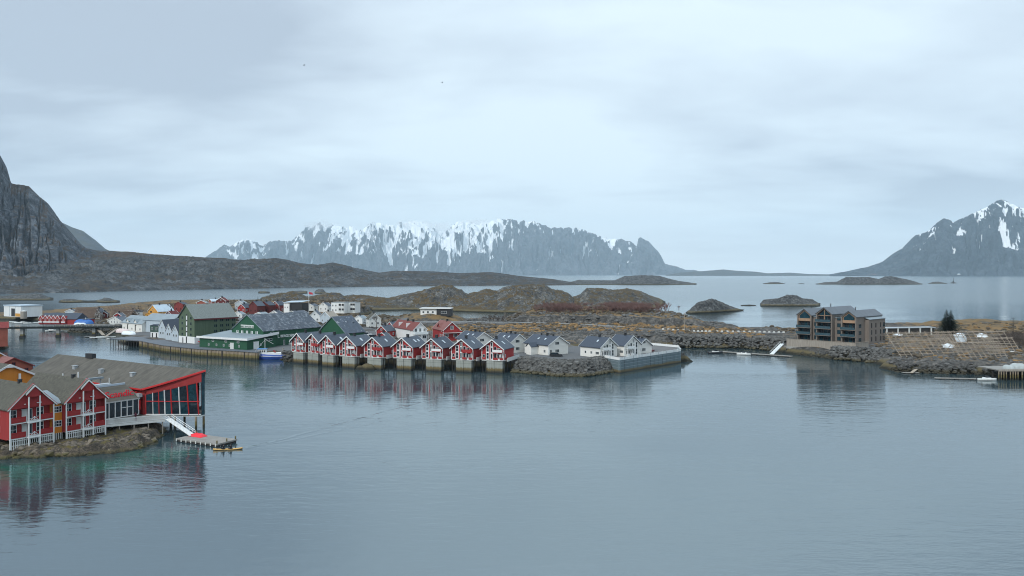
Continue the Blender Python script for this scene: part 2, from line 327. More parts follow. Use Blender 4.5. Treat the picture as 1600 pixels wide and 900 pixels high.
def interp(pts, xs, i):
    a = np.array([p[0] for p in pts], float); b = np.array([p[i] for p in pts], float); return np.interp(xs, a, b)
def ridge(name, pts, m, nu=300, nv=60, back=1.5, prof=1.0, rough=.12, nsc=6., seed=1, snow=None, floor=-3, cliff=None, ribs=0, zfix=0, jag=0.0, foot=0):
    """Land seen against its skyline: pts = (column, skyline row, distance of the crest, distance of the near shore)."""
    u = np.linspace(pts[0][0], pts[-1][0], nu); Yr = interp(pts, u, 2); Yf = interp(pts, u, 3)
    H = CH-(interp(pts, u, 1)-HY)/F*Yr
    nb = nv//3; v = np.concatenate([np.linspace(0, 1, nv)**.9, 1+np.linspace(0, 1, nb+1)[1:]])
    U, V = np.meshgrid(u, v); YR = np.broadcast_to(Yr, U.shape); YF = np.broadcast_to(Yf, U.shape); HH = np.broadcast_to(H, U.shape)
    D = YR-YF; Y = np.where(V <= 1, YF+D*V, YR+D*(V-1)*back); X = (U-CX)/F*Y
    vv = np.where(V <= 1, V, 1-(V-1))
    if cliff: P = np.where(vv < cliff[0], cliff[1]*(vv/cliff[0])**1.15, cliff[1]+(1-cliff[1])*np.clip((vv-cliff[0])/(1-cliff[0]), 0, 1)**.75)
    else: P = np.clip(vv, 0, 1)**prof
    L0 = float(np.mean(D)); s = nsc/L0
    wx = fbm(X*s*.5, Y*s*.5, 3, seed+50)*.7
    n = rid(X*s*(1.6 if ribs else 1)+wx, Y*s*(.45 if ribs else 1)+wx, 6, seed)*.6+fbm(X*s*3, Y*s*2, 5, seed+9)*.4
    if ribs > 1:                                # gullies cut into the face, wandering downslope
        uw = U/ribs+fbm(U/ribs*.35, V*2.2, 4, seed+31)*2.4+V*1.6*np.sign(vn(U/ribs*.25, 0*V, seed+40))*sst(.05, .3, np.abs(vn(U/ribs*.25, 0*V, seed+40)))
        g1 = 1-np.abs(vn(uw, V*1.3, seed+32)*1.0); g2 = 1-np.abs(vn(uw*2.3+5, V*2.2, seed+33)); g3 = 1-np.abs(vn(uw*.45+9, V*.8, seed+34))
        gul = np.maximum(np.maximum(sst(.82, 1, g1), sst(.86, 1, g2)*.7), sst(.86, 1, g3)*1.1); n = n-gul*(.9 if snow is not None else .5)
    else: gul = 0
    edge = np.sin(np.clip(vv, 0, 1)*pi)**.6
    topw = edge+jag
    Z = HH*P+n*rough*np.maximum(HH, np.max(H)*.15)*topw
    Z = np.where(vv < .001, -abs(floor), Z); Z = Z+(foot*(1-sst(0, .1, vv)))
    ue = np.minimum(U-u[0], u[-1]-U)/(u[-1]-u[0]); 
    A = None
    if snow is not None:
        nb_ = 4; B = Z.copy()
        for _ in range(8): B = (np.roll(B, nb_, 1)+np.roll(B, -nb_, 1)+B*2)/4
        conc = (B-Z)/(np.max(H)*.03)
        slo = fbm(X*s*4, Y*s*1.2, 4, seed+77)
        A = {'snow': snow(U, P*HH/np.max(H), conc, slo*.8+gul*.5+fbm(U/4.5+V*2, V*14, 5, seed+78)*.85+fbm(U/16, V*5, 3, seed+79)*.75)}
    Z = np.maximum(Z, floor*1.0)
    return gridmesh(name, X, Y, Z, m, attrs=A)

# water and far world
def water_mat():
    m = bpy.data.materials.new('sea_water'); m.use_nodes = True; n = m.node_tree.nodes; l = m.node_tree.links; b = n['Principled BSDF']
    b.inputs['Base Color'].default_value = (.016, .05, .055, 1); b.inputs['Roughness'].default_value = .05; b.inputs['IOR'].default_value = 3.5; b.inputs['Specular Tint'].default_value = (.88, .97, 1, 1)
    b.inputs['Specular IOR Level'].default_value = .5
    ge = n.new('ShaderNodeNewGeometry')
    def noi(s, scl, d=3, ro=.5, dist=0, rot=0):
        mp = n.new('ShaderNodeMapping'); l.new(ge.outputs['Position'], mp.inputs[0]); mp.inputs['Scale'].default_value = scl; mp.inputs['Rotation'].default_value = (0, 0, rot)
        t = n.new('ShaderNodeTexNoise'); t.inputs['Scale'].default_value = s; t.inputs['Detail'].default_value = d; t.inputs['Roughness'].default_value = ro; t.inputs['Distortion'].default_value = dist
        l.new(mp.outputs[0], t.inputs['Vector']); return t.outputs['Fac']
    mm = lambda op, a, c=None: M(op, a, c, nodes=n, links=l)
    a = noi(.55, (.45, 1.1, 1), 3, .5, .3, .15); c = noi(1.9, (.5, 1.2, 1), 3, .55, .2, -.2); sw = noi(.12, (.5, 1.3, 1), 2, .5, 0, .1)
    patch = noi(.012, (.35, 1.3, 1), 4, .55, .4, .08)
    pr = n.new('ShaderNodeMapRange'); l.new(patch, pr.inputs[0]); pr.inputs[1].default_value = .38; pr.inputs[2].default_value = .62; pr.inputs[3].default_value = .22; pr.inputs[4].default_value = 1.55
    h = mm('ADD', mm('ADD', mm('MULTIPLY', a, .55), mm('MULTIPLY', c, .16)), mm('MULTIPLY', sw, .5))
    h = mm('MULTIPLY', h, pr.outputs[0])
    sy = n.new('ShaderNodeSeparateXYZ'); l.new(ge.outputs['Position'], sy.inputs[0])
    rr = n.new('ShaderNodeMapRange'); l.new(sy.outputs[1], rr.inputs[0]); rr.inputs[1].default_value = 320; rr.inputs[2].default_value = 1100; rr.inputs[3].default_value = .04; rr.inputs[4].default_value = .21; rr.interpolation_type = 'SMOOTHERSTEP'   # open water is ruffled
    l.new(rr.outputs[0], b.inputs['Roughness'])
    # pale sand showing green through the shallows by the hotel
    msk = None
    for (cx_, cy_, rr_) in ((-84, 127, 15), (-64, 139, 11), (-70, 132, 10)):
        dx = mm('DIVIDE', mm('SUBTRACT', sy.outputs[0], cx_), rr_); dy = mm('DIVIDE', mm('SUBTRACT', sy.outputs[1], cy_), rr_*.75)
        q = mm('SUBTRACT', 1, mm('ADD', mm('MULTIPLY', dx, dx), mm('MULTIPLY', dy, dy))); msk = q if msk is None else mm('MAXIMUM', msk, q)
    sh = noi(.22, (1, 1, 1), 4, .6); mk = n.new('ShaderNodeMapRange'); l.new(mm('ADD', mm('MULTIPLY', mm('MAXIMUM', msk, 0), .7), mm('MULTIPLY', mm('SUBTRACT', sh, .5), 1.4)), mk.inputs[0]); mk.inputs[1].default_value = .2; mk.inputs[2].default_value = .75
    mxc = n.new('ShaderNodeMix'); mxc.data_type = 'RGBA'; l.new(mm('MULTIPLY', mk.outputs[0], mm('GREATER_THAN', msk, 0)), mxc.inputs[0]); mxc.inputs[6].default_value = (.030, .052, .062, 1); mxc.inputs[7].default_value = (.008, .095, .072, 1); l.new(mxc.outputs[2], b.inputs['Base Color'])
    # the wake spreading from the kayak
    for (ux, uy, am) in ((.46, .888, .30), (.62, .785, .18)):
        ax_ = mm('SUBTRACT', sy.outputs[0], -50.3); ay_ = mm('SUBTRACT', sy.outputs[1], 144.5)
        al = mm('ADD', mm('MULTIPLY', ax_, ux), mm('MULTIPLY', ay_, uy)); pe = mm('ABSOLUTE', mm('ADD', mm('ADD', mm('MULTIPLY', ax_, uy), mm('MULTIPLY', ay_, -ux)), mm('MULTIPLY', mm('SUBTRACT', sw, .5), 2.5)))
        q1 = n.new('ShaderNodeMapRange'); l.new(pe, q1.inputs[0]); q1.inputs[1].default_value = 0; q1.inputs[2].default_value = .9; q1.inputs[3].default_value = am; q1.inputs[4].default_value = 0; q1.interpolation_type = 'SMOOTHSTEP'
        q2 = n.new('ShaderNodeMapRange'); l.new(al, q2.inputs[0]); q2.inputs[1].default_value = 0; q2.inputs[2].default_value = 1.5
        q3 = n.new('ShaderNodeMapRange'); l.new(al, q3.inputs[0]); q3.inputs[1].default_value = 20; q3.inputs[2].default_value = 75; q3.inputs[3].default_value = 1; q3.inputs[4].default_value = 0
        h = mm('ADD', h, mm('MULTIPLY', q1.outputs[0], mm('MULTIPLY', q2.outputs[0], q3.outputs[0])))
    bp = n.new('ShaderNodeBump'); bp.inputs['Strength'].default_value = 1.0; bp.inputs['Distance'].default_value = .115
    l.new(h, bp.inputs['Height']); l.new(bp.outputs[0], b.inputs['Normal'])
    return m
wm = water_mat()
xs = np.array([-30000, -8000, -2000, -500, 0, 500, 2000, 8000, 30000.]); ys = np.array([-400, 0, 100, 300, 1000, 4000, 12000, 29500.])
X, Y = np.meshgrid(xs, ys); gridmesh('water', X, Y, np.zeros(X.shape), wm, 'calm grey blue harbour and open sea')
X, Y = np.meshgrid(xs, ys); gridmesh('seabed', X, Y, np.full(X.shape, -4.0), mat('seabed_sand', (.05, .07, .06)), 'seabed under the harbour')

def snowA(U, h, conc, s):
    big = np.exp(-((U-600)/120)**2)*.5+np.exp(-((U-730)/55)**2)*.45+np.exp(-((U-385)/28)**2)*.35-.10*sst(800, 900, U)+np.exp(-((U-935)/45)**2)*.28-.5*sst(985, 1000, U)
    return .105+(h-.46)*.62+conc*.10+s*.44+big*.95*sst(.12, .45, h)*(1-.3*sst(.8, 1, h))
def snowB(U, h, conc, s): return -.06+(h-.44)*1.0+conc*.12+s*.55
rp = lambda pts, Yr, Yf: [(a, b, Yr, Yf) for a, b in pts]
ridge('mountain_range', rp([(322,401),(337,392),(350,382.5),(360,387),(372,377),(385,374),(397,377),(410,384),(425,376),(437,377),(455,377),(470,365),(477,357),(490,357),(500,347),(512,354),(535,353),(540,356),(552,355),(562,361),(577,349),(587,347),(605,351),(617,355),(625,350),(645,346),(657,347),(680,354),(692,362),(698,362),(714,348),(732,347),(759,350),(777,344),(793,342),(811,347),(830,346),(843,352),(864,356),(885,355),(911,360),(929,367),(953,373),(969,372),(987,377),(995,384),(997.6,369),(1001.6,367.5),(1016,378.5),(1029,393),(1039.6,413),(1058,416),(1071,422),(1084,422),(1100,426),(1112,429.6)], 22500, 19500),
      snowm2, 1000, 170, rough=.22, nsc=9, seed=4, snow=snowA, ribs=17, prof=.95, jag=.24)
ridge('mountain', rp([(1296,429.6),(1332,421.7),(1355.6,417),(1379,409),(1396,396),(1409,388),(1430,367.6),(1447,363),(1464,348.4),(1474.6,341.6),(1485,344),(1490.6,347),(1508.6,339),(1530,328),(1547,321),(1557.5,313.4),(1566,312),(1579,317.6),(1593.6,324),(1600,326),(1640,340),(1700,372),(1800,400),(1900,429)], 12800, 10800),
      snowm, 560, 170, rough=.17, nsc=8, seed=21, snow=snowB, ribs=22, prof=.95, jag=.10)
ridge('far_mountain', rp([(60,330),(112,355),(130,361),(150,376),(165,389),(185,398),(230,412),(300,429)], 8500, 7000), farm_, 100, 30, rough=.1, seed=31, jag=.05)
ridge('low_islands', rp([(1040,429.5),(1062,426),(1084,424),(1100,423.5),(1130,421),(1150,423),(1180,424.5),(1200,427),(1235,426),(1262,428),(1330,429.4)], 14000, 13000), farm_, 120, 16, rough=.1, seed=32, jag=.2)
ridge('cliff_mountain', [(-420,200,2500,1250),(-200,170,2450,1250),(-80,205,2400,1250),(0,240,2350,1277),(11,262,2350,1280),(17,286,2340,1285),(45,290,2330,1300),(60,305,2320,1310),(75,318,2310,1320),(95,345,2300,1340),(110,362,2290,1370),(125,380,2280,1390),(135,388,2270,1410),(150,391,2260,1440),(175,392,2250,1490),(200,393,2240,1525),(240,397,2240,1570),(320,402,2230,1650),(350,403,2230,1680),(382,408,2230,1720),(420,430,2200,1750)],
      cliffm, 700, 230, rough=.13, nsc=9, seed=11, cliff=(.50, .28), ribs=9, jag=.08)
ridge('hills', [(-120,410,1900,1260),(0,405,1900,1265),(100,408,1980,1330),(160,402,2050,1420),(240,402,2100,1540),(300,401,2150,1600),(332,404,2150,1640),(360,405,2180,1680),(382,407,2180,1700),(392,405,2200,1720),(430,404,2250,1790),(450,406,2270,1820),(470,411,2280,1840),(497,414,2300,1860),(520,410,2320,1890),(545,416,2350,1930),(565,421,2380,1960),(592,426,2400,1990),(617,423,2420,2020),(675,424,2450,2060),(720,427,2450,2100),(767,425,2450,2150),(811,431,2450,2180),(864,436,2430,2200),(900,442,2400,2250)],
      hillm, 800, 110, rough=.24, nsc=13, seed=14, prof=.8, jag=.06)
ridge('islet', rp([(1271,445),(1288,441),(1308,440),(1322,433),(1358,433),(1373,436),(1383,432),(1393,432),(1415,436),(1430,440),(1445,445.5)], 2480, 2390), islem, 224, 40, rough=0.29, nsc=7, seed=41, prof=.5, jag=.06)
ridge('islet', rp([(1186,481),(1190,472),(1193,468.5),(1215,466.5),(1232,461),(1245,462),(1255,466.5),(1270,468),(1280,475),(1286,481)], 812, 776), islem, 224, 57, rough=0.36, nsc=7, seed=42, prof=.55, jag=.06)
ridge('islet', [(1069,492,640,628),(1083,479,660,632),(1090,473,665,636),(1112,467,670,645),(1125,471,675,655),(1140,478,680,665),(1155,483,690,675),(1167,487.5,695,682)], islem, 224, 57, rough=0.36, nsc=7, seed=43, prof=.55, jag=.06)
ridge('islet', rp([(838,446),(860,443.5),(890,441),(905,437),(915,438),(960,438),(975,432),(985,431),(1000,430),(1030,431),(1040,434),(1060,439),(1075,441),(1092,445)], 2480, 2330), islem, 320, 40, rough=0.29, nsc=7, seed=44, prof=.5, jag=.05)
ridge('islet', rp([(1150,479),(1160,477),(1172,476),(1184,478),(1190,479.5)], 800, 788), islem, 64, 20, rough=0.36, nsc=7, seed=45, prof=.5)
ridge('islet', rp([(1190,443.7),(1203,441),(1215,440.5),(1228,443.7)], 2600, 2540), islem, 64, 20, rough=0.36, nsc=7, seed=46, prof=.5)
ridge('islet', rp([(1242,444),(1252,443),(1264,444.2)], 2560, 2500), islem, 48, 20, rough=0.36, nsc=7, seed=47, prof=.5)
ridge('islet', rp([(1450,443),(1458,440.5),(1466,440),(1474,441.5),(1481,443.2)], 2660, 2600), islem, 64, 20, rough=0.36, nsc=7, seed=48, prof=.5)
ridge('islet', rp([(-60,466),(0,463),(20,461.5),(50,460),(62,459),(72,463),(80,467),(97,470)], 1000, 950), islem, 256, 40, rough=0.29, nsc=7, seed=49, prof=.5, jag=.06)
ridge('islet', rp([(88,474),(100,467),(115,467.5),(135,471.5),(150,470.5),(165,465),(172,466.5),(184,470.5),(193,474)], 905, 872), islem, 224, 40, rough=0.32, nsc=7, seed=50, prof=.5, jag=.06)
ridge('islet', rp([(400,459),(408,455),(415,456),(425,458),(442,459)], 1350, 1290), islem, 64, 20, rough=0.36, nsc=7, seed=51, prof=.5)
ridge('islet', rp([(446,459),(458,455.5),(470,454.5),(478,456),(485,460)], 1350, 1270), islem, 80, 20, rough=0.36, nsc=7, seed=52, prof=.5)
ridge('islet', rp([(490,460),(494,453.5),(498,451.5),(505,452),(509,458),(512,460)], 1350, 1280), islem, 80, 23, rough=0.36, nsc=7, seed=53, prof=.5)
ridge('islet', rp([(1066,569),(1070,566),(1074,566.5),(1077,569)], 292, 284), rockm, 24, 12, rough=.3, seed=54, prof=.5)
ridge('rocky_hill', [(572,476,720,690),(583,471,760,695),(607,466.6,790,697),(630,461,800,698),(656,456,805,690),(679,448.5,810,685),(692,445,810,680),(707,447.5,810,672),(719.6,453,805,668),(730,459.6,800,664),(743,458,800,660),(758,453,800,655),(777,455,800,650),(785.6,449.6,800,645),(805,446.4,800,643),(834,444.7,800,641),(851.6,446,800,640),(866.5,455,795,650),(875,454,795,655),(888,459,790,660),(895,465.6,780,680),(902,480,770,700)],
      massm, 700, 150, rough=.34, nsc=9, seed=61, prof=.62, jag=.07)
ridge('rocky_hill', [(886,480,800,700),(894,466,820,695),(906.6,461.7,830,690),(917,450,835,688),(938,451,840,690),(959.6,454,845,692),(980.5,452,850,694),(1001.6,456.4,855,700),(1016,464,858,715),(1029,470,862,740),(1041,474.5,866,845),(1044,476,868,852)],
      massm, 420, 140, rough=.34, nsc=9, seed=71, prof=.6, jag=.07)
ridge('rocky_hill', [(404,470,760,700),(410,465,770,690),(421,461.7,775,680),(435,459,780,675),(457,456,785,670),(465,458,785,670),(473.5,462,785,670),(482,465,785,670),(490,463,785,670),(504,459,785,670),(517.6,457.6,785,672),(531,459,785,674),(537,463,785,676),(545,463,785,678),(563,461,785,680),(575,462.4,780,684),(600,465.5,775,688),(625,472,765,694),(640,480,750,705)],
      massm, 560, 110, rough=.34, nsc=9, seed=81, prof=.6, jag=.07, floor=-2)

# the harbour land, one sheet with its own heights
MAIN = [(-205,428),(-199,402),(-190,368),(-172,352),(-148,328),(-127,313),(-108,306),(-96,303),(-86,291),(-70,284),(-60,279),(-40,273),(-20,269),(0,262),(5.3,254.5),(14.5,247),(24.4,247),(33,258),(40,263),(62,289),(69,288),(64,300),(36,318),(30,338),(60,341),(88,341),(105,338),(113,319),(121,297),(129,290),(133,277),(127,270),(129,259),(141,255),(153,252),(160,245),(165,236),(230,228),(300,240),(340,330),(340,430),(290,470),(200,450),(150,415),(127,420),(118,460),(112,500),(90,540),(60,560),(20,560),(4,530),(-18,517),(-40,520),(-58,538),(-82,552),(-108,560),(-118,590),(-116,640),(-128,690),(-150,770),(-220,800),(-330,795),(-350,770),(-346,660),(-366,620),(-400,600),(-470,600),(-470,560),(-370,556),(-330,536),(-300,500),(-286,478),(-264,470),(-253,436),(-240,429),(-225,432)]
CP = [(-205,420,3),(-180,370,3),(-150,345,3),(-120,325,3),(-100,310,3),(-90,305,3.3),(-60,295,3.6),(-30,288,3.9),(0,275,4.2),(15,262,4.2),(40,275,4.2),(60,285,4.2),(45,300,4.1),(-20,300,4.2),(20,290,4.2),(0,310,3.6),(20,330,2),(-60,330,3.6),(-100,350,3.5),(-150,380,3.2),(-200,450,3.5),(-230,440,3.2),(-250,470,3.2),(-280,500,3),(-330,560,3),(-400,580,3.2),
 (-30,345,3),(-30,380,3.4),(-60,380,4.2),(-90,400,4.6),(0,350,2.5),(0,385,3.8),(30,355,3),(30,380,4.5),(70,350,2),(70,370,4),(100,345,2),(100,365,3.5),(-25,420,4.6),(10,425,5.4),(45,418,5.5),(80,405,5.0),(110,386,4.3),(-25,435,5.2),(15,442,5.4),(45,442,5.8),(75,432,5.2),(95,415,5),(-10,460,2.6),(20,470,7.8),(55,475,8.4),(85,460,6.4),(105,445,5),(20,500,7.5),(60,500,7),(90,500,5),(105,500,3),(40,540,4),
 (118,400,4),(120,360,3.6),(130,335,4.6),(140,318,5),(155,340,5),(125,312,4),(122,303,1.2),(130,296,1.4),(142,300,3.4),(150,310,4.6),(138,288,2.2),(140,268,2.8),(160,262,2.8),(185,255,2.8),(170,300,3.4),(200,300,3.6),(150,380,3.6),(200,360,3.8),(240,330,4),(260,260,3.5),(250,420,5.6),(270,430,6.4),(290,440,5.2),(230,440,4),(310,400,4),(300,300,4),(185,420,3.2),
 (-48,470,8.6),(-56,480,8.8),(-40,490,8.2),(-60,515,4),(-20,480,1.6),(-35,500,1.6),(0,500,1.8),(-80,470,4.2),(-70,440,4),(-90,535,2.4),(-70,530,2.6),(-110,545,3),(-100,450,4.4),(-120,500,5.5),(-130,560,6.5),(-150,600,7),(-170,560,6),(-180,500,5),(-200,600,6.6),(-220,520,4.8),(-230,650,7.8),(-270,640,8.4),(-280,700,8),(-180,700,8.5),(-230,750,6),(-150,740,7),(-310,620,6),(-320,560,4.4),(-120,640,6.5)]
def mainland():
    xs = np.concatenate([np.arange(-480, -250, 3.0), np.arange(-250, 215, 1.25), np.arange(215, 352, 3.)])
    ys = np.concatenate([np.arange(224, 350, 1.1), np.arange(350, 480, 1.7), np.arange(480, 812, 4.)])
    X, Y = np.meshgrid(xs, ys); sd = sdist(MAIN, X, Y)
    wsum = 0; zs = 0
    for a, b, z in CP:
        wt = 1/((X-a)**2+(Y-b)**2+30)**1.6; wsum = wsum+wt; zs = zs+wt*z
    P = zs/wsum
    rock = np.clip(sst(330, 350, Y)+sst(95, 120, X)+0, 0, 1)          # yards at the front left are level
    rock = np.maximum(rock*sst(-80, -30, X), .15)
    rock = np.maximum(rock, .55*sst(480, 520, Y))
    apt = np.exp(-(((X-140)/26)**2+((Y-318)/22)**2)**2); rock = rock*(1-.9*apt)
    d = sd+fbm(X/9, Y/9, 4, 3)*3.2*np.clip(rock*1.4, .2, 1)
    base = -4.5+(P+4.5)*sst(-5, 5.5, d)
    nz = rid(X/16, Y/13, 5, 5)*1.5+fbm(X/5, Y/5, 4, 6)*1.0
    steep = sst(30, 60, X)*0
    Z = base+nz*rock*(1.15*sst(-6, 3, sd))*(.55+.5*sst(6, 10, P))
    # the cut rock face above the road
    Yc = Y+fbm(X/9, Y/30, 3, 15)*3+np.clip(X-60, 0, 60)*.42
    gnoise = .55+1.1*np.clip(.5+fbm(X/4, Y/4, 4, 19)*1.4, 0, 1)
    cut = sst(424.5, 427.5, Yc)*sst(-6, 8, X)*(1-sst(96, 112, X))
    Z = Z+cut*(3.4+rid(X/7, Y/20, 4, 8)*.7)
    yard = sst(2, 5, sd)*(1-sst(.2, .35, rock))*1.0
    yard = yard*(1-sst(-.1, .25, fbm(X/30, Y/30, 3, 12))*sst(340, 360, Y))
    gr = sst(376, 392, Yc)*(1-sst(412, 420, Yc))*sst(-45, -15, X)*(1-sst(112, 122, X))*.42+sst(430, 436, Yc)*sst(0, 12, X)*(1-sst(98, 110, X))*.38
    gr = gr+.13*sst(258, 268, Y)*(1-sst(335, 350, Y))*sst(140, 150, X)*(1-sst(215, 230, X))+.25*sst(360, 375, Y)*sst(85, 100, X)*(1-sst(118, 125, X))*(1-sst(400, 410, Y))+.3*sst(215, 240, X)*sst(330, 370, Y)
    gr = gr+.22*(1-sst(-90, -60, X))*sst(480, 520, Y)+.3*sst(-25, -10, Y-470)*sst(-85, -70, X)*(1-sst(-35, -20, X))-.08
    gr = gr*gnoise
    gridmesh('ground', X, Y, Z, landm, 'harbour land of grey rock, dry grass and wet asphalt yards', {'yard': yard, 'grass': gr}, drop=-3.6)
    def H(x, y):
        i = min(len(xs)-2, max(0, int(np.searchsorted(xs, x))-1)); j = min(len(ys)-2, max(0, int(np.searchsorted(ys, y))-1))
        a = (x-xs[i])/(xs[i+1]-xs[i]); b = (y-ys[j])/(ys[j+1]-ys[j])
        return float((Z[j, i]*(1-a)+Z[j, i+1]*a)*(1-b)+(Z[j+1, i]*(1-a)+Z[j+1, i+1]*a)*b)
    return H
HGT = mainland()
def patch(name, P, top, m, res=1., seed=1, fall=5, amp=.8, wob=2., label=None, margin=10):
    a = np.array(P); xs = np.arange(a[:, 0].min()-margin, a[:, 0].max()+margin, res); ys = np.arange(a[:, 1].min()-margin, a[:, 1].max()+margin, res)
    X, Y = np.meshgrid(xs, ys); sd = sdist(P, X, Y); d = sd+fbm(X/6, Y/6, 4, seed)*wob
    Z = -4+(top+4)*sst(-fall, fall, d)+(rid(X/6, Y/6, 5, seed+2)*.6+fbm(X/2.2, Y/2.2, 4, seed+3)*.4)*amp*sst(-fall, 0, d)
    return gridmesh(name, X, Y, Z, m, label, drop=-3.3)
hrock = terrmat('weedy_rock', (.04, .038, .033), (.17, .135, .10), (.06, .055, .02), (.13, .105, .035), .5, .5, bump=.3, flat=.95, tz=(.25,.7,.1,.45))
patch('hotel_shore', [(-240,118),(-120,124),(-91,136),(-80,138),(-73,141),(-69.5,145),(-69,150),(-70,156),(-76,166),(-88,184),(-112,204),(-150,214),(-240,205)], 1.25, hrock, .4, 3, 3.2, 1.7, 2.6, 'weed covered rocks under the hotel')
patch('bridge_rock', [(-305,352),(-229,350),(-223,338),(-223,328),(-245,322),(-305,318)], 2.6, hrock, 1.2, 9, 3, 1.2, 1.5, 'dark rock beside the bridge')
# air
hz_ = MB().box(-31000, 31000, -600, 30500, -6, 2100).build('haze', black); hm = bpy.data.materials.new('haze'); hm.use_nodes = True
hm.node_tree.nodes.clear(); vo = hm.node_tree.nodes.new('ShaderNodeVolumePrincipled'); oo = hm.node_tree.nodes.new('ShaderNodeOutputMaterial')
hm.node_tree.links.new(vo.outputs[0], oo.inputs['Volume']); vo.inputs['Color'].default_value = (.68, .87, 1, 1); vo.inputs['Density'].default_value = 2.9e-5; vo.inputs['Anisotropy'].default_value = 0
hz_.data.materials.clear(); hz_.data.materials.append(hm); tag(hz_, kind='stuff')

cm = bpy.data.materials.new('cloud_vapour'); cm.use_nodes = True; cm.node_tree.nodes.clear()
vo = cm.node_tree.nodes.new('ShaderNodeVolumePrincipled'); oo = cm.node_tree.nodes.new('ShaderNodeOutputMaterial'); cm.node_tree.links.new(vo.outputs[0], oo.inputs['Volume']); vo.inputs['Color'].default_value = (1, 1, 1, 1); vo.inputs['Density'].default_value = 8e-4
for (px, py, rx, rz__) in ((502, 353, 480, 170), (650, 350, 560, 120), (688, 356, 400, 170), (748, 347, 560, 90)):
    Yb = 22300; mb = MB(); n1, n2 = 12, 24; vs = []
    for i in range(n1+1):
        for j in range(n2):
            a = pi*i/n1; b = 2*pi*j/n2; k = 1+.16*sin(3*b+px)+.12*sin(5*a+py); vs.append((rx*sin(a)*cos(b)*k, 700*sin(a)*sin(b), rz__*cos(a)*k))
    mb.faces(vs, [(i*n2+j, i*n2+(j+1) % n2, (i+1)*n2+(j+1) % n2, (i+1)*n2+j) for i in range(n1) for j in range(n2)])
    o = mb.build('cloud', cm, None, True); o.location = ((px-CX)/F*Yb, Yb, CH+(HY-py)/F*Yb); tag(o, kind='stuff')
# ---------------------------------------------------------------- building kit (local axes: x right along the front, y away from the front, z up)
_mc = {}
def shared(key, name, fn, mats, parent):
    """one mesh, many objects"""
    if key in _mc:
        o = bpy.data.objects.new(name, _mc[key]); C.objects.link(o)
        if parent: o.parent = parent
        return o
    mb = fn(); o = mb.build(name, mats, parent); _mc[key] = o.data; return o
def window(root, face, W, Lh, u, z, ww, wh, fm=white, gm=None, cols=2, rows=1, name='window', off=0.0, deep=True):
    """a framed window on face F/B/R/L of a W x Lh block; the glass sits inside the frame"""
    gm = gm or glass
    t = .09 if ww > .9 else .07
    def fr():
        m = MB(); m.box(-ww/2, ww/2, -.06, .02, -wh/2, -wh/2+t).box(-ww/2, ww/2, -.06, .02, wh/2-t, wh/2)
        m.box(-ww/2, -ww/2+t, -.06, .02, -wh/2+t, wh/2-t).box(ww/2-t, ww/2, -.06, .02, -wh/2+t, wh/2-t)
        for c in range(1, cols): x = -ww/2+ww*c/cols; m.box(x-.035, x+.035, -.055, .02, -wh/2+t, wh/2-t)
        for r in range(1, rows):
            zz = -wh/2+wh*r/rows
            for c in range(cols):
                a = -ww/2+ww*c/cols+.036; b = -ww/2+ww*(c+1)/cols-.036; m.box(a, b, -.05, .02, zz-.03, zz+.03)
        return m
    def gl(): return MB().box(-ww/2+t*.8, ww/2-t*.8, -.025, .015, -wh/2+t*.8, wh/2-t*.8)
    k = (round(ww, 2), round(wh, 2), cols, rows, fm.name)
    o = shared(('f',)+k, name, fr, fm, root)
    g = shared(('g',)+k+(gm.name,), 'pane', gl, gm, o)
    if face == 'F': o.location = (u, -.012-off, z); o.rotation_euler = (0, 0, 0)
    if face == 'B': o.location = (u, Lh+.012+off, z); o.rotation_euler = (0, 0, pi)
    if face == 'R': o.location = (W/2+.012+off, u, z); o.rotation_euler = (0, 0, pi/2)
    if face == 'L': o.location = (-W/2-.012-off, u, z); o.rotation_euler = (0, 0, -pi/2)
    return o
def gable_roof(root, w, l, hw, hr, rm, oh=.4, tm=None, th=.18, bt=.28, ohf=None, asym=0):
    ohf = oh if ohf is None else ohf
    s = hr/(w/2); e = oh
    prof = [(-w/2-e, hw-e*s), (0, hw+hr), (w/2+e, hw-e*s), (w/2+e, hw-e*s+th), (0, hw+hr+th), (-w/2-e, hw-e*s+th)]
    r = MB().ext([prof[0], prof[1], prof[4], prof[5]], -ohf, l+oh).ext([prof[1], prof[2], prof[3], prof[4]], -ohf, l+oh).build('roof', rm, root)
    if tm:
        for y0, y1 in ((-ohf-.05, -ohf-.004), (l+oh+.004, l+oh+.05)):
            m = MB()
            for sg in (-1, 1):
                a = (sg*(w/2+e+.03), hw-e*s+th+.03); b = (0, hw+hr+th+.05)
                m.ext([a, b, (b[0], b[1]-bt*1.15), (a[0], a[1]-bt)], y0, y1)
            m.build('bargeboard', tm, root)
    return r
def chimney(roof, x, y, z, h=1.2, s=.35, m=None):
    return MB().box(x-s, x+s, y-s, y+s, z-.5, z+h).box(x-s-.06, x+s+.06, y-s-.06, y+s+.06, z+h, z+h+.12).build('chimney', m or black, roof)
def skylight(roof, w, hw, hr, side, fx, y, sw=.55, sl=.9):
    """roof window flat on the slope; fx 0 at the eave, 1 at the ridge"""
    x = side*(w/2)*(1-fx); z = hw+hr*fx+.2; s = hr/(w/2); a = math.atan(s)
    o = MB().box(-sl/2, sl/2, -sw/2, sw/2, 0, .1).build('skylight', steel2, roof)
    o.location = (x, y, z); o.rotation_euler = (0, a*side, 0); return o
steel2 = mat('skylight_glass', (.50, .58, .64), .2, .05, 1)
def walls(root, w, l, hw, hr, m, z0=-.6, name='wall'):
    return MB().ext([(-w/2, z0), (w/2, z0), (w/2, hw), (0, hw+hr), (-w/2, hw)], 0, l).build(name, m, root)
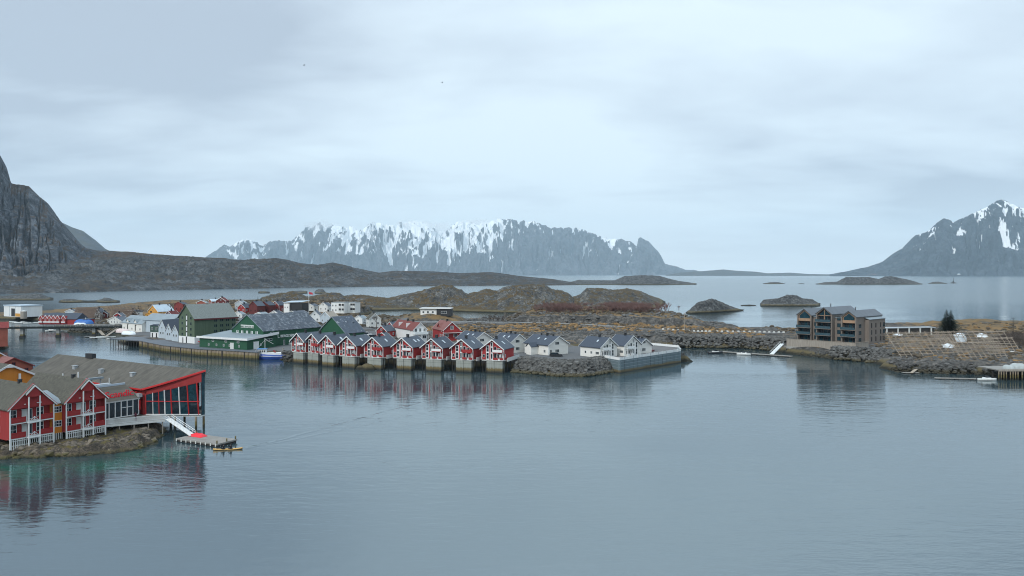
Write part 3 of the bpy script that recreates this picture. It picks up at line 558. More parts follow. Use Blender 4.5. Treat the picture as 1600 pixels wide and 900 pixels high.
def corners(root, w, l, hw, m, t=.14):
    for x in (-w/2, w/2):
        for y in (0, l):
            mb = MB(); sx = -.03 if x < 0 else .03; sy = -.03 if y == 0 else .03
            mb.box(min(x+sx, x-(t if x > 0 else -t)), max(x+sx, x-(t if x > 0 else -t)), min(y+sy, y+(t if y == 0 else -t)), max(y+sy, y+(t if y == 0 else -t)), 0, hw); mb.build('corner_board', m, root)
def door(root, face, w, l, u, dw=1, dh=2.1, m=None, z=0):
    o = shared(('d', dw, dh, (m or white).name), 'door', lambda: MB().box(-dw/2, dw/2, -.05, .03, 0, dh).box(-dw/2-.1, dw/2+.1, -.07, .0, dh, dh+.12), m or white, root)
    o.location = {'F': (u, -.01, z), 'R': (w/2+.01, u, z), 'L': (-w/2-.01, u, z), 'B': (u, l+.01, z)}[face]; o.rotation_euler = (0, 0, {'F': 0, 'R': pi/2, 'L': -pi/2, 'B': pi}[face]); return o
def house(label, loc, rot, w, l, hw, hr, wm_, rm, tm=white, cat='house', name='house', group=None, oh=.4, wins=None, floors=None, ch=1, sky_=0, z0=-.8, wfm=None, cb=True, doors=1, gm=None):
    root = empty(name, loc, rot, label, cat, group)
    walls(root, w, l, hw, hr, wm_, z0); rf = gable_roof(root, w, l, hw, hr, rm, oh, tm)
    if cb and tm is not wm_: corners(root, w, l, hw, tm)
    if wins is None:
        wins = []; fl = floors or max(1, int(hw/2.5))
        for f in range(fl):
            z = 1.45+f*2.6
            if z > hw-.3: break
            n = max(1, int(w/3)); 
            for i in range(n): wins.append(('F', (i+.5)/n*w-w/2+ (0 if f or i or not doors else .0), z, 1.0, 1.2))
            n = max(1, int(l/3.2))
            for sd_ in 'LR':
                for i in range(n): wins.append((sd_, (i+.5)/n*l, z, 1.0, 1.2))
        if hr > 2: wins.append(('F', 0, hw+hr*.32, .9, 1.0))
    for q in wins:
        f, u, z, a, b = q[:5]; cols = q[5] if len(q) > 5 else (2 if a > .8 else 1); rows = q[6] if len(q) > 6 else 1
        window(root, f, w, l, u, z, a, b, wfm or (tm or white), gm, cols, rows)
    for i in range(ch): chimney(rf, 0, l*(.4+.35*i), hw+hr, 1.0)
    for i in range(sky_): skylight(rf, w, hw, hr, 1 if rot < 0 or sky_ < 0 else -1, .55, l*(.35+.3*i))
    return root
def fit(px, py, z, rotdeg, pxother, pxfar, pye, pyr, side='R'):
    """front corner seen at (px,py) on ground height z; pxother = column of the other front corner, pxfar = column of the far end of the visible flank"""
    r = R(rotdeg); X, Y, _ = G(px, py, z); cx, sx = cos(r), sin(r); sg = 1 if side == 'R' else -1
    k = (pxother-CX)/F; W = (X-k*Y)/(sg*(cx-k*sx)); k = (pxfar-CX)/F; Ln = (k*Y-X)/(-sx-k*cx)
    fx, fy = X-sg*W/2*cx, Y-sg*W/2*sx
    hw = ZA(pye, Y)-z; hr = ZA(pyr, fy)-z-hw
    return (fx, fy, z), r, abs(W), abs(Ln), hw, hr
def hf(label, a, wm_, rm, **k):
    loc, r, w_, l_, hw, hr = fit(*a)
    return house(label, loc, r, w_, l_, hw, hr, wm_, rm, **k)
def text(root, name, s, m, loc, rot, size, depth=.06, wide=1.0):
    c = bpy.data.curves.new(name, 'FONT'); c.body = s; c.size = size; c.extrude = depth; c.align_x = 'CENTER'; c.offset = .012*size
    t = bpy.data.objects.new('tmp', c); C.objects.link(t); bpy.context.view_layer.update()
    me = bpy.data.meshes.new_from_object(t.evaluated_get(bpy.context.evaluated_depsgraph_get())); bpy.data.objects.remove(t)
    me.materials.clear(); me.materials.append(m)
    o = bpy.data.objects.new(name, me); C.objects.link(o); o.parent = root; o.location = loc; o.rotation_euler = rot; o.scale = (wide, 1, 1); return o

# ---------------------------------------------------------------- the hotel on the near left
HR = math.atan2(.8415, .5403)
def HL(s, t, z): return (s*.5403+t*.8415, s*.8415-t*.5403, z)   # along the fronts, towards the water, up
def hotel_house(s0, t, label, l=20, skirt0=0.9):
    w_ = 7.5; hw = 5.6; hr = 3.8
    root = empty('hotel_house', HL(s0+w_/2, t, 3.2), HR, label, 'hotel house', 'red gabled hotel houses')
    walls(root, w_, l, hw, hr, red, -.3); rf = gable_roof(root, w_, l, hw, hr, mossroof, .45, None, ohf=1.5)
    # gable board over the loggia
    MB().ext([(-w_/2, 5.35), (w_/2, 5.35), (w_/2, hw), (0, hw+hr), (-w_/2, hw)], -1.3, -1.18).build('gable_board', red, root)
    for sg in (-1, 1):
        m = MB(); a = (sg*(w_/2+.5), hw-.45*hr/3.75+.25); b = (0, hw+hr+.25)
        m.ext([a, b, (0, b[1]-.3), (a[0], a[1]-.26)], -1.58, -1.51).build('bargeboard', white, root)
        MB().ext([(a[0], a[1]+.08), (0, b[1]+.09), (0, b[1]+.0), (a[0], a[1]+.0)], -1.6, -1.49).build('roof_edge', redtrim, root)
        MB().box(sg*w_/2-.06, sg*w_/2+.06, -1.2, 0, -.1, 5.4).build('side_wall', red, root)
        MB().box(sg*w_/2-.1, sg*w_/2+.1, -1.36, -1.2, -1.9, 5.4).build('corner_post', white, root)
        MB().box(sg*.95-.09, sg*.95+.09, -2.1, -1.93, -2.4, 7.4).build('post', white, root)
        MB().box(sg*1.1-.4, sg*1.1-.1 if sg < 0 else sg*1.1+.4, -1.5, -1.4, 6.0, 6.12).build('wall_lamp', white, root)
    # raised gable over the two middle posts
    MB().ext([(-1.5, 7.75), (0, 9.25), (1.5, 7.75), (1.5, 7.95), (0, 9.47), (-1.5, 7.95)], -2.2, 1.0).build('bay_roof', mossroof, root)
    MB().ext([(-1.5, 7.7), (0, 9.2), (1.5, 7.7), (1.5, 7.98), (0, 9.5), (-1.5, 7.98)], -2.27, -2.205).build('bay_bargeboard', white, root)
    MB().ext([(-1.1, 7.3), (1.1, 7.3), (1.1, 8.1), (0, 9.15), (-1.1, 8.1)], -2.05, -1.31).build('bay_gable', red, root)
    for z in (0, 2.75):
        MB().box(-w_/2, w_/2, -1.34, 0, z-.16, z).build('balcony_floor', white, root)
        MB().box(-1.1, 1.1, -2.15, -1.341, z-.16, z).build('balcony_floor', white, root)
        for x0, x1 in ((-w_/2+.1, -1.1), (1.1, w_/2-.1)):
            b = MB().box(x0, x1, -1.32, -1.26, z+.08, z+1.0).build('balcony_rail', red, root)
            MB().box(x0, x1, -1.36, -1.24, z+1.0, z+1.06).build('handrail', redtrim, b)
        m = MB().box(-.86, .86, -2.08, -2.0, z+.02, z+.12)
        m.bar((-.86, -2.04, z+.1), (0, -2.04, z+.95), .06).bar((.86, -2.04, z+.1), (0, -2.04, z+.95), .06).bar((-.5, -2.04, z+.1), (0, -2.04, z+.55), .045).bar((.5, -2.04, z+.1), (0, -2.04, z+.55), .045)
        m.bar((0, -2.04, z+.1), (0, -2.04, z+.95), .045)
        m.build('bay_rail', white, root)
        MB().box(-w_/2+.15, -w_/2+1.0, -.9, -.4, z+.0, z+.75).build('chair', pinkcl if z else offw, root)
        MB().box(1.6, 2.3, -.9, -.4, z+.0, z+.7).build('chair', pinkcl, root)
        window(root, 'F', w_, l, -2.75, z+1.4, 1.25, 1.75, white, glass, 2, 2); window(root, 'F', w_, l, 1.9, z+1.4, 1.25, 1.75, white, glass, 2, 2)
        door(root, 'F', w_, l, -.75, 1.0, 2.1, offw, z); window(root, 'F', w_, l, .2, z+1.2, .7, 1.9, white, glass, 1, 1)
        for u in (3, 7): window(root, 'L', w_, l, u, z+1.5, 1.0, 1.2)
    # paling skirt down to the rocks
    for i in range(21):
        x = -w_/2+.18+i*(w_-.36)/20
        if abs(abs(x)-.95) < .12: continue
        zz = -1.95+skirt0*(x/w_+.5)*.9+random.uniform(-.08, .08)
        MB().box(x-.07, x+.07, -1.345, -1.30, zz, -.2).build('paling', offw, root)
    MB().box(-w_/2, w_/2, -1.30, -1.24, -.5, -.38).build('skirt_rail', offw, root); MB().box(-w_/2, w_/2, -1.30, -1.24, -1.3, -1.2).build('skirt_rail', offw, root)
    chimney(rf, 0, 3.4, hw+hr+.1, .5, .28)
    return root
hotel_house(67.4, -151.7, 'red balconied hotel house at the left edge, behind the white paling skirt', 22, .5)
hotel_house(76.6, -150.5, 'red balconied hotel house between the orange link and the glass lounge', 17, 1.0)
# orange link between them
r_ = empty('link_building', HL(75.75, -150.8, 3.2), HR, 'orange two storey link with grey metal roof between the two red hotel houses', 'link building')
MB().box(-.95, .95, 0, 8, -.3, 5.3).build('wall', orange, r_); MB().ext([(-1.1, 5.32), (1.1, 5.32), (1.1, 5.45), (-1.1, 5.45)], -.3, 1).build('cornice', white, r_)
MB().faces([(-1.1, -.3, 5.46), (1.1, -.3, 5.46), (1.1, 6, 7.2), (-1.1, 6, 7.2), (-1.1, 6, 5.46), (1.1, 6, 5.46)], [(0, 1, 2, 3), (0, 3, 4), (1, 5, 2), (0, 4, 5, 1), (3, 2, 5, 4)]).build('roof', greyroof, r_)
for z in (1.5, 4.2): window(r_, 'F', 2, 8, 0, z, 1.6, 1.2, white, glass, 3, 2)
for i in range(6): MB().box(-.85+i*.32, -.73+i*.32, -.1, -.06, -1.6, -.25).build('paling', offw, r_)
# orange gable hall behind
r_ = empty('orange_hotel_wing', HL(82.0, -183.5, 3.2), HR, 'orange hotel wing with white bargeboards and a small carved gable peak, behind the red house', 'hotel wing')
MB().ext([(-7.3, 0), (7.3, 0), (7.3, 6.1), (0, 9.9), (-7.3, 6.1)], 0, 16).build('wall', orange, r_)
rf = gable_roof(r_, 14.6, 16, 6.1, 3.8, mossroof, .5, white, bt=.4); MB().ext([(-1.6, 9.3), (0, 10.1), (1.6, 9.3)], -.62, -.56).build('gable_fret', white, r_)
MB().box(1.8, 2.2, -.5, -.2, 5.4, 7.8).build('vent_pipe', white, r_)
for u in (-4, 0, 4): window(r_, 'F', 14.6, 16, u, 3.6, 1.2, 1.4)
house('grey roofed hotel building at the left edge beyond the orange gable', G(-14, 600, 3.2)[:2]+(3.2,), R(62), 9, 14, 6.6, 2.9, orange, mossroof, name='hotel_wing', cat='hotel wing', ch=0)
house('faded red tiled roof with two dark dormer openings behind the orange gable', (-133, 205, 3.0), R(50), 9, 9, 5.2, 2.3, rustbrick, pinkroof, name='tiled_house', cat='house', ch=0, tm=dred)
# glass lounge
r_ = empty('glass_lounge', HL(89.2, -154.6, 3.2), HR, 'low white framed glass lounge under a brown roof with red lettering', 'lounge')
MB().box(-5.3, 5.2, .3, 8, -.2, 3.3).build('interior_wall', mat('lounge_interior', (.10, .09, .085), .8), r_)
m = MB()
for i in range(9):
    x = -5.2+i*1.28; m.box(x-.09, x+.09, -.08, .12, 0, 3.3)
m.box(-5.3, 5.3, -.12, .14, 3.3, 3.62).box(-5.2, 5.1, -.06, .1, 0, .18)
for i in (5, 6): m.box(-5.2+i*1.28+.09, -5.2+(i+1)*1.28-.09, -.05, .1, 1.9, 2.0)
m.build('window_frame', white, r_)
for i in range(8):
    x = -5.2+i*1.28; MB().box(x+.09, x+1.19, 0, .04, .18, 3.3).build('pane', glass, r_)
rf = MB().faces([(-5.5, -.35, 3.62), (5.4, -.35, 3.62), (4.6, 4.2, 6.1), (-5.5, 4.2, 6.1), (-5.5, 7.5, 6.1), (5.0, 7.5, 6.1), (-5.5, 7.5, 3.62), (5.4, 7.5, 3.62)], [(0, 1, 2, 3), (3, 2, 5, 4), (4, 5, 7, 6), (0, 6, 7, 1), (0, 3, 4, 6), (1, 7, 5, 2)]).build('roof', felt, r_)
MB().box(-5.4, 4.6, 4.22, 4.5, 6.1, 6.5).build('parapet', paleroof, rf); MB().box(-2, 2, 5, 6.5, 6.1, 6.6).build('roof_vent', steel, rf)
MB().box(1.4, 1.5, 4.8, 4.9, 6.1, 7.8).build('roof_mast', white, rf)
text(r_, 'lettering', 'Scandic', signred, (1.35, .75, 4.15), (R(84), 0, 0), 1.9, .08, 1.08)
MB().box(-4.0, 3.4, .98, 1.04, 4.0, 4.1).build('sign_rail', black, r_)
# boardwalk with white rail
P0 = HL(83.9, -150.0, 3.1); P1 = HL(94.2, -145.2, 3.1); dv = np.array((P1[0]-P0[0], P1[1]-P0[1])); dl = float(np.hypot(*dv)); an = math.atan2(dv[1], dv[0])
r_ = empty('boardwalk', P0, an, 'raised boardwalk with white slatted rail in front of the glass lounge', 'boardwalk')
MB().box(0, dl, 0, 7.5, -.25, 0).build('deck', greyplank, r_); MB().box(0, dl, -.08, -.003, -.42, .02).build('fascia', offw, r_)
m = MB().box(0, dl, -.05, .02, .98, 1.06).box(0, dl, -.05, .02, .12, .18)
for i in range(60): x = .1+i*(dl-.2)/59; m.box(x-.035, x+.035, -.04, .0, .18, .98)
m.build('railing', rail, r_)
for i in range(5): x = .4+i*(dl-.8)/4; MB().box(x-.1, x+.1, .1, .3, -3.2, -.25).build('post', greywood, r_)
for i in range(3): x = 2+i*3.5; MB().box(x-.1, x+.1, 3.1, 3.3, -3.2, -.25).build('post', greywood, r_)
# big hall with the prow
RZ = HR
Fp = (95.0, -153.9); RS = 102.0; Tt = -143.4
def hp(s, t, z): return (s-95.0, -(t+153.9), z)         # in the frame of the hall's front corner
r_ = empty('prow_hall', HL(95.0, -153.9, 0), HR, 'long brown roofed red hall with a glazed prow leaning over the water', 'hall')
ez, rz_ = 8.3, 12.3; tl = -203
V = [hp(94.6, tl, ez), hp(94.6, -154.2, ez), hp(RS, -142.6, rz_), hp(RS, tl, rz_), hp(109.4, tl, ez), hp(109.4, -154.2, ez)]
# curved rake: the eave corner sweeps up to the tip
rk = [];
for i in range(13):
    t = i/12; s = 94.6+(RS-94.6)*t; tt = -154.2+(11.4)*(t**.92); z = ez+(rz_-ez)*(t*.55+t*t*.45) if 0 else ez+(rz_-ez)*t
    rk.append((s, tt, z))
mv = []; mf = []
nseg = 12
for i, (s, tt, z) in enumerate(rk):
    mv += [hp(s, tl, z), hp(s, tt, z), hp(s, tl, z+.3), hp(s, tt, z+.3)]
for i in range(nseg):
    a = 4*i; b = a+4; mf += [(a, a+1, b+1, b), (a+2, b+2, b+3, a+3), (a+1, a+3, b+3, b+1), (a, b, b+2, a+2)]
mf += [(0, 2, 3, 1)]
ro = MB().faces(mv, mf)
mv2 = [];
for (s, tt, z) in rk: s2 = 2*RS-s+.0; mv2 += [hp(s2, tl, z), hp(s2, tt, z), hp(s2, tl, z+.3), hp(s2, tt, z+.3)]
ro.faces(mv2, mf); rf = ro.build('roof', felt, r_)
# red fascia following the rake and eave
m = MB()
for side in (0, 1):
    for i in range(nseg):
        p = rk[i]; q = rk[i+1]
        f = (lambda s: 2*RS-s) if side else (lambda s: s)
        a = hp(f(p[0]), p[1]+.06, p[2]+.36); b = hp(f(q[0]), q[1]+.06, q[2]+.36)
        m.faces([a, b, (b[0], b[1], b[2]-.38), (a[0], a[1], a[2]-.38), (a[0], a[1]+.1, a[2]), (b[0], b[1]+.1, b[2]), (b[0], b[1]+.1, b[2]-.38), (a[0], a[1]+.1, a[2]-.38)], [(0, 1, 2, 3), (7, 6, 5, 4), (0, 4, 5, 1), (3, 2, 6, 7)])
m.build('fascia', redtrim, r_)
c0 = hp(94.55, tl, ez+.3); c1 = hp(94.55, -154.1, ez+.3); MB().box(c0[0]-.06, c0[0]-.005, c1[1], c0[1], ez+.0, ez+.34).build('fascia', redtrim, r_)
# body
body = [hp(95.3, tl+1, 0)[:2], hp(95.3, -154.6, 0)[:2], hp(98.0, -150.6, 0)[:2], hp(106, -150.6, 0)[:2], hp(108.7, -154.6, 0)[:2], hp(108.7, tl+1, 0)[:2]]
MB().pri(body, 3.0, 8.28).build('wall', red, r_)
# gable end closing under the roof (red above the glass)
pa, pb = (95.4, -153.6), (101.6, -143.6)
def on(t, off=0): return hp(pa[0]+(pb[0]-pa[0])*t+off*.86, pa[1]+(pb[1]-pa[1])*t-off*.5, 0)[:2]
def rz2(t): return 8.0+4.1*t
mb = MB(); m2 = MB(); 
top = lambda t: 7.35+2.7*t
A_, B_ = on(0), on(1)
mb.faces([(A_[0], A_[1], top(0)), (B_[0], B_[1], top(1)), (B_[0], B_[1], rz_-.25), (A_[0], A_[1], 8.2), (A_[0]+.2, A_[1]+.35, top(0)), (B_[0]+.2, B_[1]+.35, top(1)), (B_[0]+.2, B_[1]+.35, rz_-.25), (A_[0]+.2, A_[1]+.35, 8.2)], [(0, 1, 2, 3), (7, 6, 5, 4), (0, 4, 5, 1), (2, 6, 7, 3), (1, 5, 6, 2), (0, 3, 7, 4)])
mb.build('gable_wall', red, r_)
g_ = hp(102.4, -143.6, 0)[:2]; h_ = hp(108.6, -153.6, 0)[:2]
MB().faces([(g_[0], g_[1], 3), (h_[0], h_[1], 3), (h_[0], h_[1], 8.2), (g_[0], g_[1], rz_-.25)], [(0, 1, 2, 3)]).build('far_gable_wall', red, r_)
MB().faces([(B_[0]+.02, B_[1], 3), (g_[0], g_[1], 3), (g_[0], g_[1], rz_-.25), (B_[0]+.02, B_[1], rz_-.25)], [(0, 1, 2, 3)]).build('prow_glass', glass2, r_)
# glazing: panes between leaning mullions, in two storeys
nrm = np.array((-(B_[1]-A_[1]), B_[0]-A_[0])); nrm = nrm/np.linalg.norm(nrm)
if nrm[1] > 0: nrm = -nrm
segs = [0, .13, .24, .35, .47, .62, .78, .96]
lean = lambda t: .25+1.1*t
for i in range(len(segs)-1):
    t0, t1 = segs[i], segs[i+1]
    for (za, zb) in ((3.25, 6.0), (6.0, None)):
        q = []
        for t, zz in ((t0, za), (t1, za), (t1, zb), (t0, zb)):
            z = zz if zz else top(t)-.02; p = on(t); o_ = -.15+(lean(t)*(z-3.2)/5)*.6; q.append((p[0]+nrm[0]*(o_+.35), p[1]+nrm[1]*(o_+.35), z))
        qq = [(x-nrm[0]*.05, y-nrm[1]*.05, z) for x, y, z in q]
        MB().faces(q+qq, [(0, 1, 2, 3), (7, 6, 5, 4), (0, 4, 5, 1), (2, 6, 7, 3)]).build('pane', glass2 if (i+(za > 4)) % 2 else glass, r_)
for i, t in enumerate(segs):
    p = on(t); o0 = .22; z1 = top(t); o1 = -.15+lean(t)*(z1-3.2)/5*.6+.38
    MB().bar((p[0]+nrm[0]*o0, p[1]+nrm[1]*o0, 3.1), (p[0]+nrm[0]*o1, p[1]+nrm[1]*o1, z1+.1), .13 if i > 2 else .08, 4).build('mullion', redtrim if i % 2 == 0 or i > 5 else white, r_)
for z in (3.2, 6.0):
    pts = [(on(t)[0]+nrm[0]*(.24+lean(t)*(z-3.2)/5*.6), on(t)[1]+nrm[1]*(.24+lean(t)*(z-3.2)/5*.6), z) for t in (0, 1)]
    MB().bar(pts[0], pts[1], .1).build('transom', redtrim if z > 4 else white, r_)
MB().pri([on(0), on(1), (g_[0], g_[1]), (h_[0], h_[1]), hp(104, -158, 0)[:2], hp(96, -158, 0)[:2]], 2.7, 3.02).build('floor', offw, r_)
for s, t in ((96.4, -152), (98.6, -148.4), (101, -144.6), (103, -144.8), (106, -149), (100, -152), (104, -153)):
    p = hp(s, t, 0); MB().bar((p[0], p[1], -2.5), (p[0], p[1], 2.7), .24, 8).build('pile', quaywood, r_)
# service pipes and cabinet by the left end
p = hp(95.0, -156.0, 0); MB().bar((p[0]-.5, p[1], 3.2), (p[0]-.5, p[1], 7.9), .28, 10).build('duct', redtrim, r_)
MB().bar((p[0]-.6, p[1]-1.0, 4.2), (p[0]-.6, p[1]-1.0, 6.2), .5, 12).build('tank', redtrim, r_)
MB().box(p[0]-1, p[0]-.2, p[1]-1.9, p[1]-.6, 6.9, 7.6).build('fan_unit', steel, r_)
for q in (-175, -187, -163): 
    a = hp(97.6 if q == -175 else 98, q, 0); z = ez+(rz_-ez)*(3.2/7.4)+.3; MB().box(a[0]-.4, a[0]+.4, a[1]-.5, a[1]+.5, z-.3, z+.7).box(a[0]-.5, a[0]+.5, a[1]-.6, a[1]+.6, z+.7, z+.82).build('roof_vent', steel, rf)
MB().box(hp(101.5, 0, 0)[0], hp(102.5, 0, 0)[0], -(-186+153.9), -(-189+153.9), rz_+.2, rz_+1.3).build('roof_vent', black, rf)
for i in range(6):
    window(r_, 'L', .6-.6+.0, 0, 0, 0, 1, 1.2) if 0 else None
for i, t in enumerate((-166, -170, -174, -178)):
    a = hp(95.3, t, 7.0); o = window(r_, 'F', 1, 1, 0, 0, 1.0, 1.1, white, glass, 1, 1); o.location = (a[0]-.03, a[1], 7.0); o.rotation_euler = (0, 0, -pi/2)
# white pipes on the red roof line
r_ = empty('vent_duct', HL(88, -167, 8.4), HR, 'long pale ventilation duct with upright pipes on the hotel roofs below the brown roof', 'duct')
MB().box(-7, 5.5, -.4, .4, 1.6, 2.0).build('duct_run', greyroof, r_)
for x in (-5, -3.0, 0.2): MB().box(x-.09, x+.09, -.1, .1, 2.0, 3.6).build('pipe', white, r_)
MB().box(-7.5, -6.2, -.8, .8, 1.2, 2.6).build('duct_box', paleroof, r_)
for x in (-6.5, -2, 3, 5): MB().box(x-.12, x+.12, -.1, .1, -3, 1.6).build('support', steel, r_)
# gangway stairs, float, red cover, kayak
a = np.array(G(258, 647, 4.0)); a = np.array((P1[0]+.6, P1[1]+.3, 3.1)); b = np.array(G(301, 681, .7))
r_ = empty('gangway_stairs', tuple(a), 0, 'white gangway stairs sloping from the boardwalk down to the float', 'stairs')
d = b-a; nn = np.array((-d[1], d[0], 0)); nn = nn/np.linalg.norm(nn)*.6
MB().faces([tuple(x) for x in (nn, -nn, d-nn, d+nn, nn+(0, 0, .15), -nn+(0, 0, .15), d-nn+(0, 0, .15), d+nn+(0, 0, .15))], [(0, 1, 2, 3), (4, 5, 6, 7), (0, 1, 5, 4), (1, 2, 6, 5), (2, 3, 7, 6), (3, 0, 4, 7)]).build('stair_flight', white, r_)
for sg in (1, -1):
    m = MB().bar(tuple(nn*sg+(0, 0, 1)), tuple(d+nn*sg+(0, 0, 1)), .045).bar(tuple(nn*sg+(0, 0, .6)), tuple(d+nn*sg+(0, 0, .6)), .035)
    for i in range(9): q = d*i/8+nn*sg; m.bar(tuple(q), tuple(q+(0, 0, 1)), .035)
    m.build('handrail', white, r_)
r_ = empty('float', (-66.2, 151.2, 0), math.atan2(-5, 10), 'grey timber float moored below the prow hall', 'float')
MB().box(0, 11.3, 0, 5, .35, .62).build('deck', greyplank, r_)
for i in range(9): MB().box(.1+i*1.33, .35+i*1.33, -.06, -.003, .1, .6).build('fender', offw, r_)
MB().box(.2, 11.1, .2, 4.8, -.2, .349).build('float_body', dwood, r_)
for x, y in ((11, .2), (11, 4.8), (11.1, 2.5), (.2, 4.8)): MB().bar((x, y, -.5), (x, y, 1.2), .13, 6).build('mooring_post', quaywood, r_)
q = G(309.5, 681.5, .65)
m = MB()
vs = []; 
for i in range(9):
    for j in range(6):
        u = i/8*2-1; v = j/5*2-1; vs.append((u*1.7, v*.9, .55*max(0, (1-u**4)*(1-v**4))**.5*(1+.12*sin(i*2.1+j))))
m.faces(vs, [(i*6+j, i*6+6+j, i*6+7+j, i*6+j+1) for i in range(8) for j in range(5)])
o = m.build('covered_load', signred, None, True); o.location = q; o.rotation_euler = (0, 0, math.atan2(-5, 10)); tag(o, 'bright red tarpaulin lying in a low heap on the float', 'tarpaulin')
def hull(l, w_, h, n=9, sheer=.25, bow=1.0, stern=.7, m=None, keel=.5, z0=0):
    """boat hull along x, bow at +x"""
    mb = MB(); rings = []
    for i in range(n):
        t = i/(n-1); wd = w_/2*(1-(t**3)*bow if t > .0 else 1)*(stern+(1-stern)*min(1, t*3)); wd = max(wd, .02); zt = h*(1+sheer*t*t); zb = -keel*(1-t**4*.6)
        x = -l/2+l*t
        rings.append([(x, -wd, zt), (x-(.03*l*0), -wd*.92, zt*.35), (x, -wd*.55, zb*.7), (x, 0, zb), (x, wd*.55, zb*.7), (x, wd*.92, zt*.35), (x, wd, zt)])
    vs = [p for r in rings for p in r]; k = 7
    fs = [(i*k+j, i*k+j+1, (i+1)*k+j+1, (i+1)*k+j) for i in range(n-1) for j in range(k-1)]
    fs += [tuple(range(k)), tuple(reversed(range((n-1)*k, n*k)))]+[(i*k, (i+1)*k, (i+1)*k+6, i*k+6) for i in range(n-1)]
    return mb.faces(vs, fs)
q0, q1 = G(333, 704, 0), G(379, 702, 0)
r_ = empty('kayak', ((q0[0]+q1[0])/2, (q0[1]+q1[1])/2, 0), math.atan2(q1[1]-q0[1], q1[0]-q0[0]), 'yellow tandem kayak gliding past the float with two paddlers', 'kayak')
kl = math.hypot(q1[0]-q0[0], q1[1]-q0[1])
m = MB(); vs = []; n = 15
for i in range(n):
    t = i/(n-1)*2-1; wd = .33*(1-t*t)**.7+.012; zz = .22+.14*t**4; vs += [(t*kl/2, -wd, zz*.8), (t*kl/2, 0, zz+.06), (t*kl/2, wd, zz*.8), (t*kl/2, 0, -.1+.12*t*t)]
m.faces(vs, [(i*4+j, i*4+(j+1) % 4, i*4+4+(j+1) % 4, i*4+4+j) for i in range(n-1) for j in range(4)]+[(0, 1, 2, 3), (n*4-1, n*4-2, n*4-3, n*4-4)])
m.build('hull', yellowk, r_, True)
for x in (-.75, .55):
    MB().bar((x, 0, .22), (x, 0, .30), .34, 12).build('cockpit_rim', black, r_)
def paddler(x, label):
    ang = math.atan2(q1[1]-q0[1], q1[0]-q0[0]); cx_ = (q0[0]+q1[0])/2+x*cos(ang); cy_ = (q0[1]+q1[1])/2+x*sin(ang)
    me = bpy.data.meshes.new('person')
    J = [((0, 0, .32), .17), ((0, 0, .55), .15), ((-.03, 0, .78), .18), ((-.03, 0, .90), .075), ((-.03, 0, .98), .085), ((-.02, 0, 1.12), .10),
         ((-.03, .2, .80), .07), ((.18, .32, .62), .05), ((.42, .28, .66), .04), ((-.03, -.2, .80), .07), ((.18, -.32, .60), .05), ((.42, -.28, .58), .04),
         ((-.15, .12, .3), .1), ((.55, .12, .34), .07), ((-.15, -.12, .3), .1), ((.55, -.12, .34), .07)]
    E = [(0, 1), (1, 2), (2, 3), (3, 4), (4, 5), (2, 6), (6, 7), (7, 8), (2, 9), (9, 10), (10, 11), (0, 12), (0, 14), (0, 13), (0, 15)]
    me.from_pydata([j[0] for j in J], E, []); o = bpy.data.objects.new('person', me); C.objects.link(o)
    md = o.modifiers.new('skin', 'SKIN'); o.modifiers.new('sub', 'SUBSURF').levels = 1; o.modifiers['sub'].render_levels = 1
    for i, j in enumerate(J): me.skin_vertices[0].data[i].radius = (j[1], j[1])
    me.skin_vertices[0].data[0].use_root = True
    me.materials.append(cloth); o.location = (cx_, cy_, -.02); o.rotation_euler = (0, 0, ang+pi); tag(o, label, 'person')
    vs = []; m = MB()
    for i in range(7):
        for j in range(10): a = i/6*pi; b = j/10*2*pi; vs.append((-.0+.095*sin(a)*cos(b), .085*sin(a)*sin(b), 1.1+.12*cos(a)))
    f = m.faces(vs, [(i*10+j, i*10+(j+1) % 10, i*10+10+(j+1) % 10, i*10+10+j) for i in range(6) for j in range(10)]).build('face', skin, o, True); f.scale = (1.05, 1.03, .8)
    vs2 = [(x_-.02, y_*1.15, z_ if z_ > 1.1 else 1.1) for x_, y_, z_ in vs]
    MB().faces([(a*1.18, b, (c-1.1)*1.15+1.12) for a, b, c in vs2], [(i*10+j, i*10+(j+1) % 10, i*10+10+(j+1) % 10, i*10+10+j) for i in range(4) for j in range(10)]).build('cap', black, o, True)
    p = MB().bar((.42, 1.0, .98), (.42, -1.0, .26), .018, 6); pd = p.build('paddle', black, None); pd.location = o.location; pd.rotation_euler = o.rotation_euler
    for s in (1, -1):
        MB().faces([(.41, s*.98-.0, .62+s*.36-.07), (.41, s*1.3, .62+s*.47-.09), (.41, s*1.32, .62+s*.47+.09), (.41, s*.98, .62+s*.36+.07), (.43, s*.98, .62+s*.36-.07), (.43, s*1.3, .62+s*.47-.09), (.43, s*1.32, .62+s*.47+.09), (.43, s*.98, .62+s*.36+.07)], [(0, 1, 2, 3), (7, 6, 5, 4), (0, 4, 5, 1), (1, 5, 6, 2), (2, 6, 7, 3), (3, 7, 4, 0)]).build('blade', white, pd)
    tag(pd, 'double bladed paddle held by the '+('bow' if x < 0 else 'stern')+' paddler of the yellow kayak', 'paddle')
paddler(-.75, 'paddler in black in the front seat of the yellow kayak, bent a little forward')
paddler(.55, 'paddler in black in the rear seat of the yellow kayak, nearer its wake')
